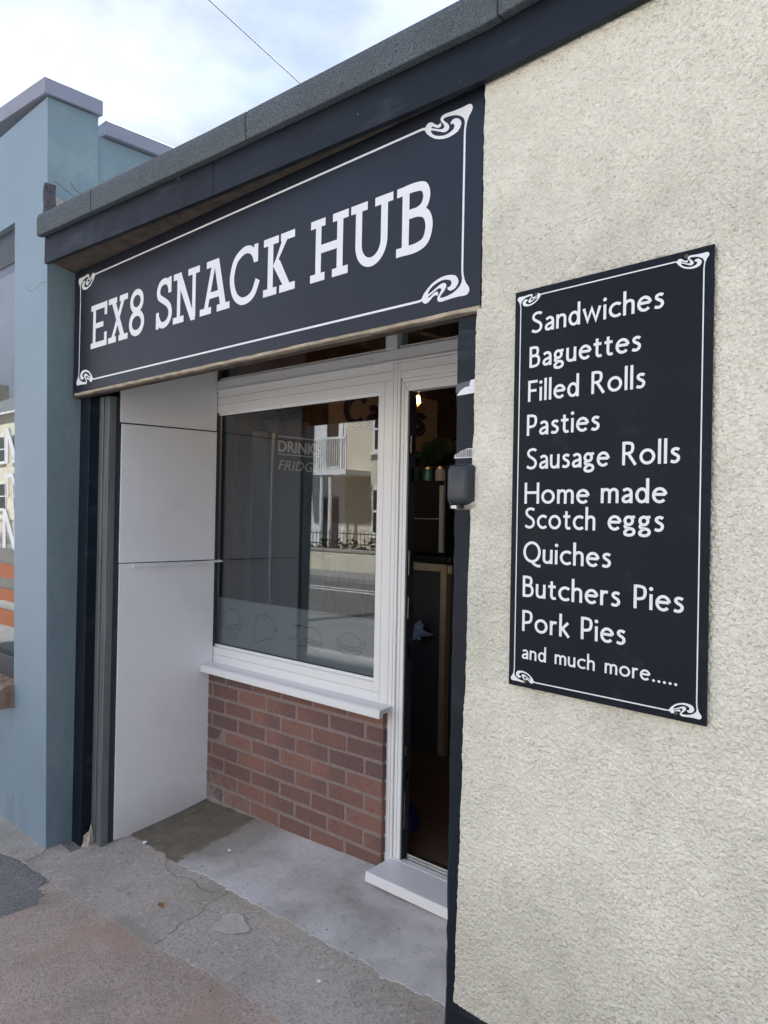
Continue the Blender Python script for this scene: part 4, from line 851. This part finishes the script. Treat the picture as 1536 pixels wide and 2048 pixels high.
def leafy(parent, c, r, n, size, seed, name='foliage'):
    rr = random.Random(seed); vs = []; fs = []
    for i in range(n):
        d = Vector((rr.gauss(0, 1), rr.gauss(0, 1), abs(rr.gauss(0, 1))*0.9)).normalized(); p = Vector(c)+Vector((d.x*r[0], d.y*r[1], d.z*r[2]))*rr.uniform(.25, 1)
        t = (d+Vector((rr.uniform(-.6, .6), rr.uniform(-.6, .6), rr.uniform(-.3, .6)))).normalized(); s = t.orthogonal().normalized()*size*.3; k = len(vs)
        vs += [p, p+t*size*.5+s, p+t*size, p+t*size*.5-s]; fs.append((k, k+1, k+2, k+3))
    return MB().add(vs, fs).build(name, 'leaf_dark', parent, normals=False)
p1 = thing('potted_plant', (-3.41, 2.63, 2.05), 'dark leafy plant in a ribbed metal pot on top of the drinks fridge', 'plant')
pr = []
for i in range(9): pr += [(.030+.0012*i, 2.0505+i*.0075), (.0335+.0012*i, 2.0535+i*.0075)]
MB().lathe([(0.001, 2.0505)]+pr+[(.034, 2.118), (.001, 2.112)], -3.405, 2.635).build('pot', 'steel', p1)
leafy(p1, (-3.40, 2.70, 2.13), (.06, .13, .11), 260, .045, 3)
po = thing('cakes_poster', (-3.455, 3.56, 1.45), 'tan wall poster with dark Cakes lettering hung on the wooden inner wall', 'poster')
XO = -3.447
box('sheet', 'poster', po, XO-.004, XO, 3.09, 4.10, 1.35, 2.405)
def cakes(k, dx, mat, wv_, lay):
    mb = MB(); y0, zb_, cap = 3.245+dx, 2.165+k, .20
    for ch, a, b_ in (('C', 3.20, 3.36), ('a', 3.40, 3.50), ('k', 3.54, 3.65), ('e', 3.68, 3.79), ('s', 3.83, 3.94)):
        text_mesh(mb, ch, a+dx, b_+dx, zb_, cap, lambda p, q, l_: (XO+.001+lay+l_, p, q), w=wv_, shear=.12)
    return mb.build('lettering', mat, po, normals=False)
cakes(-.012, .012, 'poster_ink', .24, 0.0); cakes(0, 0, 'poster_line', .22, .0012); cakes(0, 0, 'poster_ink', .19, .0024)
ov = thing('oven_cabinet', (-3.1, 3.75, 1.36), 'black glass-fronted cabinet with pale trim standing on the counter inside', 'cabinet')
box('body', 'black_gloss', ov, -3.40, -2.955, 3.60, 4.0, 1.372, 1.82, 0.004)
box('side_trim', 'grey_trim', ov, -2.993, -2.962, 3.592, 3.599, 1.385, 1.79, 0.002)
box('shelf_line', 'grey_trim', ov, -3.40, -2.994, 3.596, 3.599, 1.585, 1.590)
ct = thing('counter', (-3.1, 3.7, 0.2), 'dark counter with a pale pine frame standing inside the doorway', 'counter')
box('worktop', 'black_gloss', ct, -3.44, -2.80, 3.47, 4.1, 1.33, 1.368, 0.004)
box('carcass', 'inside_dark', ct, -3.44, -2.83, 3.53, 4.05, 0.205, 1.329)
box('top_rail', 'pine', ct, -3.42, -2.8865, 3.49, 3.529, 1.277, 1.322, 0.002)
box('stile', 'pine', ct, -2.886, -2.843, 3.488, 3.529, 0.205, 1.322, 0.002)
box('block', 'pine', ct, -2.842, -2.815, 3.50, 3.54, 1.27, 1.315, 0.002)
for i, (x, m_, g_) in enumerate(((-3.296, 'jar_teal', 'small glass jar with a green label on the cabinet, beside the plant'), (-3.175, 'jar_teal', 'teal labelled glass jar standing between two other jars on the cabinet'), (-3.075, 'jar_paper', 'glass jar with a white paper label on the cabinet'))):
    j = thing('jar', (x, 3.7, 1.821), g_, 'jar', 'jars on the cabinet inside the doorway')
    MB().lathe([(.001, 1.8215), (.033, 1.8215), (.035, 1.83), (.035, 1.888), (.028, 1.898), (.001, 1.898)], x, 3.7, 18).build('body', m_, j, smooth=False)
    MB().lathe([(.001, 1.8985), (.027, 1.8985), (.027, 1.912), (.001, 1.915)], x, 3.7, 18).build('lid', 'brass', j)
p2 = thing('bushy_plant', (-3.22, 3.85, 1.82), 'dark bushy plant in a trough behind the jars on the cabinet', 'plant')
box('trough', 'charcoal', p2, -3.40, -3.02, 3.80, 3.92, 1.8215, 1.93, 0.004)
leafy(p2, (-3.22, 3.86, 1.93), (.2, .06, .16), 420, .055, 5)
cp_ = [(815, 1252), (824, 1247), (835, 1239), (840, 1244), (844, 1249), (844, 1257), (848, 1263), (858, 1263), (871, 1266), (862, 1271), (850, 1273), (840, 1276), (830, 1279), (838, 1284), (826, 1283), (815, 1285)]
rr = random.Random(3); op = [(-2.983+(u-845)*.00275, .915-(v-1265)*.0027) for u, v in cp_]; cxm = sum(p[0] for p in op)/len(op); czm = sum(p[1] for p in op)/len(op)
vs = []; fs = []; n = len(op)
for k, q in enumerate((1.0, .72, .42, .15)):
    for i, (a, c_) in enumerate(op): vs.append((cxm+(a-cxm)*q, 3.470-.028*(1-q)-.016*((i+k) % 2)*q-.006*rr.random(), czm+(c_-czm)*q))
for k in range(3):
    for i in range(n): fs.append((k*n+i, k*n+(i+1) % n, (k+1)*n+(i+1) % n, (k+1)*n+i))
fs.append(tuple(3*n+i for i in range(n)))
cl = MB().add(vs, fs).build('cloth', 'cloth_blue', normals=False); tag(cl, 'crumpled pale blue cloth hanging on the counter front inside the doorway', 'cloth')
bgm = MB(); bgm.lathe([(.001, .202), (.055, .202), (.06, .23), (.05, .27), (.04, .30), (.022, .325), (.001, .33)], -2.325, 2.60, 14)
bgm.v = [(x+.012*math.sin(z*40+x*30), y+.01*math.sin(z*33), z) for x, y, z in bgm.v]
tag(bgm.build('plastic_bag', 'bag_blue'), 'small dark blue plastic bag slumped on the floor just inside the doorway', 'bag')
pb = thing('pendant_lamp', (-2.668, 3.0, 2.10), 'lit round filament bulb with a warm glow hanging inside the doorway', 'lamp')
bx_, by_, bz_ = -2.66, 3.0, 2.200
MB().lathe([(.0605*math.sin(math.radians(a)), bz_-.0605*math.cos(math.radians(a))) for a in range(4, 163, 8)]+[(.017, bz_+.075)], bx_, by_, 28).build('globe', 'bulb_glass', pb, smooth=True)
MB().lathe([(.018, bz_+.07), (.02, bz_+.08), (.02, bz_+.13), (.006, bz_+.14)], bx_, by_, 16).build('socket', 'brass', pb, smooth=True)
MB().tube([(bx_, by_, bz_+.139), (bx_, by_, 2.719)], .003).build('flex', 'cable', pb)
MB().tube([(bx_, by_, bz_+.07), (bx_, by_, bz_+.03)], .0025).build('stem', 'brass', pb)
fil = MB()
for k in range(12):
    a = k*math.pi/6; fil.tube([(bx_+.010*math.cos(a), by_+.010*math.sin(a), bz_+.026), (bx_+.015*math.cos(a+.2), by_+.015*math.sin(a+.2), bz_-.010)], .0010, 5)
fil.build('filament', 'filament', pb)
ld = bpy.data.lights.new('bulb_light', 'POINT'); ld.energy = 0.5; ld.color = (1.0, 0.66, 0.38); ld.shadow_soft_size = 0.02
lo = bpy.data.objects.new('bulb_light', ld); put(lo, pb, (bx_, by_, bz_-.035))

# ==================================================================  BLUE NEIGHBOUR
def LN(x, y, z): return (x, y-0.0186*z, z)            # the old front leans a touch over the pavement
nb = thing('neighbour_shop', (-5.5, 1.6, 0), 'blue painted neighbouring shop with a grey metal parapet cap and large window', 'shop')
WX0, WX1, WZ0, WZ1 = -7.2, -4.02, 0.735, 3.035
MB(LN).box(WX1, -3.63, 1.53, 1.775, -0.02, 3.52).build('corner_pier', 'blue_paint', nb)
nbp = bpy.data.objects['corner_pier']
nbp.data.materials.append(MATS['green_grey_paint'])
for p in nbp.data.polygons:
    if p.normal.x > .9: p.material_index = 1
MB(LN).box(-9.5, WX0, 1.53, 1.71, -0.02, 3.52).build('end_pier', 'blue_paint', nb)
MB(LN).box(WX0, WX1, 1.53, 1.71, -0.02, WZ0-.12).build('stall_wall', 'blue_paint', nb)
MB(LN).box(WX0, WX1, 1.53, 1.71, WZ1, 3.52).build('upper_wall', 'blue_paint', nb)
MB().box(-3.90, -3.645, 1.68, 8.0, 0, 3.435).build('side_wall', 'green_grey_paint', nb)
MB().box(-9.5, -3.90, 2.6, 8.0, 3.0, 3.2).build('flat_roof', 'mineral_felt', nb)
mb = MB(); rise = lambda x: 0.085*max(0, (-3.61-x))/0.9 if x > -4.6 else 0.0935
def capbox(x0, x1, y0, y1, z0, z1):
    m_ = MB(lambda x, y, z: (x, y-0.0186*3.55, z+min(.0935, .094*max(0, -3.61-x)/.9)))
    return m_.box(x0, x1, y0, y1, z0, z1)
m_ = capbox(-4.6, -3.607, 1.507, 1.79, 3.523, 3.598); m_.build('parapet_cap', 'cap_metal', nb, 0.004)
m_ = capbox(-9.6, -4.603, 1.507, 1.79, 3.523, 3.598); m_.build('parapet_cap', 'cap_metal', nb, 0.004)
MB().box(-3.93, -3.612, 1.742, 8.0, 3.440, 3.512).build('parapet_cap', 'cap_metal', nb, 0.004)
# window of the blue shop
mb = MB(LN)
mb.box(WX0, WX1, 1.56, 1.63, WZ0-.02, WZ0+.10); mb.box(WX0, WX1, 1.56, 1.63, WZ1-.17, WZ1); mb.box(WX0, WX0+.07, 1.56, 1.63, WZ0+.10, WZ1-.17)
bw = mb.build('window', 'anthracite', nb, 0.003)
MB(LN).box(WX0, WX1-.003, 1.566, 1.572, WZ0+.10, WZ1-.17).build('pane', 'shop_glass', bw)
MB(LN).box(WX0-.2, WX1, 2.3, 2.32, 0.0, 3.4).build('back_board', 'house_stone', nb)
MB(LN).box(WX0-.2, WX1, 1.64, 2.3, 0.60, 0.66).build('display_floor', 'grey_trim', nb)
for i in range(26):
    x1 = WX1+.005-i*.115
    if x1 < WX0: break
    m_ = MB(LN); prf = [(1.462, .60), (1.452, .66), (1.462, .695), (1.49, .712), (1.60, .735), (1.60, .60)]; n = len(prf)
    m_.add([(x1-.108, y, z) for y, z in prf]+[(x1, y, z) for y, z in prf], [(k, (k+1) % n, (k+1) % n+n, k+n) for k in range(n)]+[tuple(range(n)), tuple(range(2*n-1, n-1, -1))]).build('sill_brick', 'brown_brick', nb, 0.004)
MB(LN).box(WX0, WX1, 1.475, 1.5295, .605, .69).build('sill_mortar', 'mortar', nb)
fb = lambda a, z: LN(a, 1.5645, z)
def stencil(parts, a0, a1, b0, b1):
    mb = MB()
    for i, p in enumerate(parts): mb.add([LN(a0+u*(a1-a0), 1.5640-.0002*i, b0+v*(b1-b0)) for u, v in p], [tuple(range(len(p)))])
    return mb.build('window_lettering', 'vinyl_white', nb, normals=False)
Nn = [[(0, 0), (.22, .02), (.2, 1), (0, .98)], [(.78, .0), (1, .03), (.98, 1), (.8, .97)], [(.0, 1), (.26, .97), (1, .02), (.72, .0)]]
Yy = [[(.38, 0), (.62, .02), (.6, .5), (.4, .5)], [(0, 1), (.26, .98), (.6, .45), (.42, .42)], [(.76, 1), (1, .96), (.58, .42), (.42, .46)]]
Tt = [[(0, .8), (1, .82), (1, 1), (0, .98)], [(.38, 0), (.62, .02), (.6, .85), (.4, .85)]]
stencil(Nn, -4.235, -4.065, 1.835, 2.025); stencil(Tt, -4.245, -4.155, 1.655, 1.785); stencil(Yy, -4.165, -4.035, 1.655, 1.785); stencil(Nn, -4.27, -4.075, 1.39, 1.60)
for z0, z1 in ((1.235, 1.315), (1.115, 1.185), (.985, 1.075)):
    MB().add([LN(a, 1.5636, z) for a, z in ((-4.5, z0), (-4.078, z0+.004), (-4.07, z1-.006), (-4.5, z1))], [(0, 1, 2, 3)]).build('vinyl_bar', 'orange_vinyl', nb, normals=False)
# hairline cracks
for pts in ([(-3.60-.03, 2.66), (-3.70, 2.668), (-3.75, 2.655), (-3.80, 2.650), (-3.85, 2.665), (-3.88, 2.69)],):
    mb = MB(LN); vs, f_ = ribbon(spline(pts, 4), .0016); mb.add([(a, 1.5292, z) for a, z in vs], f_); mb.build('crack', 'flashing', nb, normals=False)
for pts in ([(1.56, 3.14), (1.61, 3.115), (1.645, 3.10), (1.70, 3.05)], [(1.64, 3.16), (1.66, 3.13), (1.70, 3.12)]):
    mb = MB(); vs, f_ = ribbon(spline(pts, 4), .0022); mb.add([(-3.6293, a-.0186*z, z) for a, z in vs], f_); mb.build('crack', 'flashing', nb, normals=False)

# ==================================================================  CABLE
cb = MB(); A = Vector((-5.183, 3.313, 5.592)); B = Vector((-4.685, 3.796, 4.982)); dv = B-A
cb.tube([A-dv*9, A-dv*4, A, B, A+dv*4.24], .0042, 6)
tag(cb.build('overhead_cable', 'cable'), 'thin dark overhead cable running up into the sky from the shop roof', 'cable')
tp = thing('utility_pole', tuple(x for x in (A.x-dv.x*9, A.y-dv.y*9-.08, -.2)), 'tall wooden utility pole that carries the cable across the street', 'pole')
MB().tube([(A.x-dv.x*9, A.y-dv.y*9-.13, -.2), (A.x-dv.x*9, A.y-dv.y*9-.13, A.z-dv.z*9+.3)], [.14, .10], 14).build('shaft', 'dark_timber', tp)

# ==================================================================  LITTER
def scrap(name, mat, label, cat, x, y, r, n, group=None, lift=.013, curl=.3):
    rr = random.Random(int(x*1e4)); vs = [(x, y, gz(x, y)+lift+.004)]; fs = []
    for k in range(n): a = 2*math.pi*k/n; q = r*rr.uniform(.55, 1.15); px, py = x+q*math.cos(a), y+.7*q*math.sin(a); vs.append((px, py, gz(px, py)+lift+rr.uniform(0, curl)*r))
    for k in range(n): fs.append((0, 1+k, 1+(k+1) % n))
    o = MB().add(vs, fs).build(name, mat, normals=False); o.data.update(); m = o.modifiers.new('thick', 'SOLIDIFY'); m.thickness = .0012
    return tag(o, label, cat, group)
scrap('dead_leaf', 'dead_leaf', 'small curled orange-brown dead leaf lying on the grey concrete edging', 'leaf', -2.765, 1.632, .018, 7, lift=.008, curl=.9)
scrap('paper_scrap', 'plaster_scrap', 'white paper scrap lying beside the bottom of the white lining panel', 'litter', -3.29, 1.845, .020, 6, lift=.016)
scrap('paper_scrap', 'plaster_scrap', 'pale blue-white scrap at the edge of the mossy corner near the bricks', 'litter', -2.87, 2.03, .016, 5, lift=.018)
scrap('gum_spot', 'paper', 'round white speck of chewing gum on the concrete edging', 'litter', -1.93, 1.735, .010, 10, lift=.006, curl=.05)
for i, (x, y) in enumerate(((-3.10, 1.80), (-3.02, 1.885), (-3.30, 1.74))):
    scrap('grit', 'plaster_scrap' if i % 3 == 0 else 'iron', ['small pale fleck of grit on the concrete edging by the panel', 'small dark fleck of grit at the edge of the mossy stain', 'small dark fleck of grit beside the white paper scrap'][i], 'grit', x, y, .005, 5, 'loose flecks of grit on the ground', lift=.016 if y > 1.9 else .008)
cm = MB(); rr = random.Random(4); vs = []; fs = []
ring = 14
for k in range(5):
    for i in range(ring): a = 2*math.pi*i/ring; q = (1-k/4.2)*rr.uniform(.75, 1.1); vs.append((-3.545+.05*q*math.cos(a)+.01*k, 1.69+.045*q*math.sin(a)-.0, 0.0+.028*k*rr.uniform(.7, 1.15)))
for k in range(4):
    for i in range(ring): fs.append((k*ring+i, k*ring+(i+1) % ring, (k+1)*ring+(i+1) % ring, (k+1)*ring+i))
fs.append(tuple(4*ring+i for i in range(ring)))
tag(cm.add(vs, fs).build('mortar_lump', 'raw_render'), 'crumbling grey mortar lump at the foot of the navy left post', 'mortar')

for pts in ([(-2.560, 1.487), (-2.575, 1.56), (-2.602, 1.63), (-2.598, 1.70), (-2.63, 1.77), (-2.622, 1.83), (-2.645, 1.87)], [(-3.09, 1.85), (-3.02, 1.80), (-2.93, 1.79), (-2.84, 1.815), (-2.74, 1.80), (-2.66, 1.82)], [(-3.63, 1.528), (-3.60, 1.50), (-3.585, 1.45), (-3.55, 1.41)]):
    mb = MB(); vs, f_ = ribbon([(x+random.uniform(-.004, .004), y+random.uniform(-.004, .004)) for x, y in spline(pts, 5)], .0019); mb.add([(a, c_, gz(a, c_)+.0063) for a, c_ in vs], f_); mb.build('crack', 'dark_timber', cs, normals=False)
gm = MB(); rr = random.Random(21); vs = []; fs = []
for i in range(620):
    x = rr.uniform(-3.7, -1.3); e = rr.random(); y = rr.uniform(0.85, 2.28) if e < .55 else (interp(x, AE)+rr.gauss(0, .035) if e < .8 else interp(x, PE)+rr.gauss(0, .03))
    if x < -3.62 and y > 1.5: continue
    q = rr.uniform(.0010, .0030)*(1.4 if rr.random() < .1 else 1); z = gz(x, y)+.0085; k = len(vs); a = rr.uniform(0, 6.3)
    vs += [(x+q*math.cos(a+j*1.57)*rr.uniform(.7, 1.3), y+q*math.sin(a+j*1.57)*rr.uniform(.7, 1.3), z) for j in range(4)]+[(x, y, z+q*rr.uniform(.8, 1.3))]
    fs += [(k, k+1, k+4), (k+1, k+2, k+4), (k+2, k+3, k+4), (k+3, k, k+4)]
simple('grit_mix', (0.16, 0.13, 0.11), 0.9, 0.2, var=0.9, scale=160)
tag(gm.add(vs, fs).build('loose_grit', 'grit_mix', normals=False), 'fine dark grit scattered over the pavement and concrete', 'grit', kind='stuff')

# ==================================================================  ACROSS THE STREET
def house(x0, x1, yf, he, wall, label, rows, cols, skip=()):
    h = thing('terraced_house', ((x0+x1)/2, yf-3, 0.05), label, 'house', 'houses across the street')
    box('wall', wall, h, x0, x1, yf-7, yf, 0.0, he)
    zr = he+2.0; m_ = MB(); m_.add([(x0-.1, yf+.25, he+.002), (x1+.1, yf+.25, he+.002), (x1+.1, yf-3.5, zr), (x0-.1, yf-3.5, zr), (x0-.1, yf-7.2, he+.002), (x1+.1, yf-7.2, he+.002)], [(0, 1, 2, 3), (3, 2, 5, 4), (0, 3, 4), (1, 5, 2), (0, 4, 5, 1)])
    rf = m_.build('roof', 'slate', h); box('chimney', 'house_stone', rf, x0+.2, x0+.9, yf-4, yf-3, zr-.5, zr+1.1)
    box('gutter', 'house_white', h, x0, x1, yf+.26, yf+.36, he-.06, he+.04)
    for r_ in range(rows):
        for c_ in range(cols):
            if (r_, c_) in skip: continue
            xc = x0+(x1-x0)*(c_+.5)/cols; zb_ = .95+r_*2.75
            wv = box('window', 'house_white', h, xc-.6, xc+.6, yf+.001, yf+.05, zb_, zb_+1.6)
            box('pane', 'black_gloss', wv, xc-.5, xc+.5, yf+.0505, yf+.06, zb_+.1, zb_+.76); box('pane', 'black_gloss', wv, xc-.5, xc+.5, yf+.0505, yf+.06, zb_+.84, zb_+1.5)
            box('sill', 'house_white', wv, xc-.7, xc+.7, yf+.0515, yf+.13, zb_-.08, zb_-.005)
    return h
YH = -14.0
h1 = house(-25.5, -18.90, YH, 6.6, 'house_white', 'white rendered house with a railed balcony, mirrored in the shop window', 2, 3, skip=((1, 2), (0, 2)))
box('door', 'charcoal', h1, -20.0, -19.2, YH+.001, YH+.06, .05, 2.2)
dw = box('window', 'house_white', h1, -19.95, -19.0, YH+.001, YH+.05, 3.2, 5.3); box('pane', 'black_gloss', dw, -19.78, -19.2, YH+.0505, YH+.06, 3.3, 5.2)
bal = box('balcony', 'house_white', h1, -20.6, -17.7, YH+.002, YH+1.2, 2.92, 3.08)
box('rail', 'house_white', bal, -20.6, -17.7, YH+1.14, YH+1.2, 4.08, 4.16)
for i in range(28): box('baluster', 'house_white', bal, -20.58+i*.106, -20.545+i*.106, YH+1.15, YH+1.185, 3.081, 4.079)
for x in (-18.9, -18.5): MB().tube([(x, YH+1.1, 0.06), (x, YH+1.1, 2.919)], .06, 10).build('post', 'house_white', bal)
h2 = house(-18.89, -7.5, YH, 6.5, 'house_cream', 'cream rendered house with tall white sash windows beside the balcony house', 2, 3)
h3 = house(-33.5, -25.52, YH, 6.4, 'house_stone', 'stone coloured house with a slate roof next to the white balcony house', 2, 3)
h4 = house(-44, -33.52, YH, 6.5, 'house_yellow', 'long pale yellow house with a slate roof in the terrace', 2, 4)
h5 = house(-58, -44.02, YH, 6.5, 'house_yellow', 'pale yellow end house farthest along the terrace', 2, 6)
h6 = house(-7.48, 1, YH, 6.3, 'house_white', 'plain white house facing the snack shop across the road', 2, 3)
h7 = house(1.02, 12, YH, 6.5, 'house_stone', 'stone coloured house at the near end of the terrace', 2, 4)
gw = thing('garden_wall', (-22, -10.9, 0), 'low rendered garden wall in front of the houses across the street', 'wall')
box('wall', 'house_cream', gw, -60, 8, -11.0, -10.78, -0.05, 0.55); box('coping', 'kerb', gw, -60, 8, -11.03, -10.75, .551, .62)
rl = thing('iron_railing', (-22, -10.9, .62), 'black iron railing standing on the garden wall across the street', 'railing')
for z in (.75, 1.05): box('rail', 'iron', rl, -28, -10, -10.91, -10.88, z, z+.03)
bme = None
for i in range(128):
    x = -28+i*.14
    if bme is None: o = MB().tube([(x, -10.895, .622), (x, -10.895, 1.14), (x, -10.895, 1.2)], [.011, .011, .002], 6).build('bar', 'iron', rl); bme = o.data
    else: o = bpy.data.objects.new('bar', bme); put(o, rl, (x, -10.895, .622))
hd = MB(); rr = random.Random(9); vs = []; fs = []
for i in range(5200):
    p = Vector((rr.uniform(-30, -9), rr.uniform(-11.9, -11.2), .06+rr.random()**.7*rr.uniform(.3, .85))); t = Vector((rr.gauss(0, 1), rr.gauss(0, 1), rr.gauss(0, 1))).normalized()*.13; s = t.orthogonal()*.5; k = len(vs)
    vs += [p, p+t*.5+s, p+t, p+t*.5-s]; fs.append((k, k+1, k+2, k+3))
tag(hd.add(vs, fs).build('garden_hedge', 'hedge', normals=False), 'low leafy hedge growing behind the iron railing across the street', 'hedge')
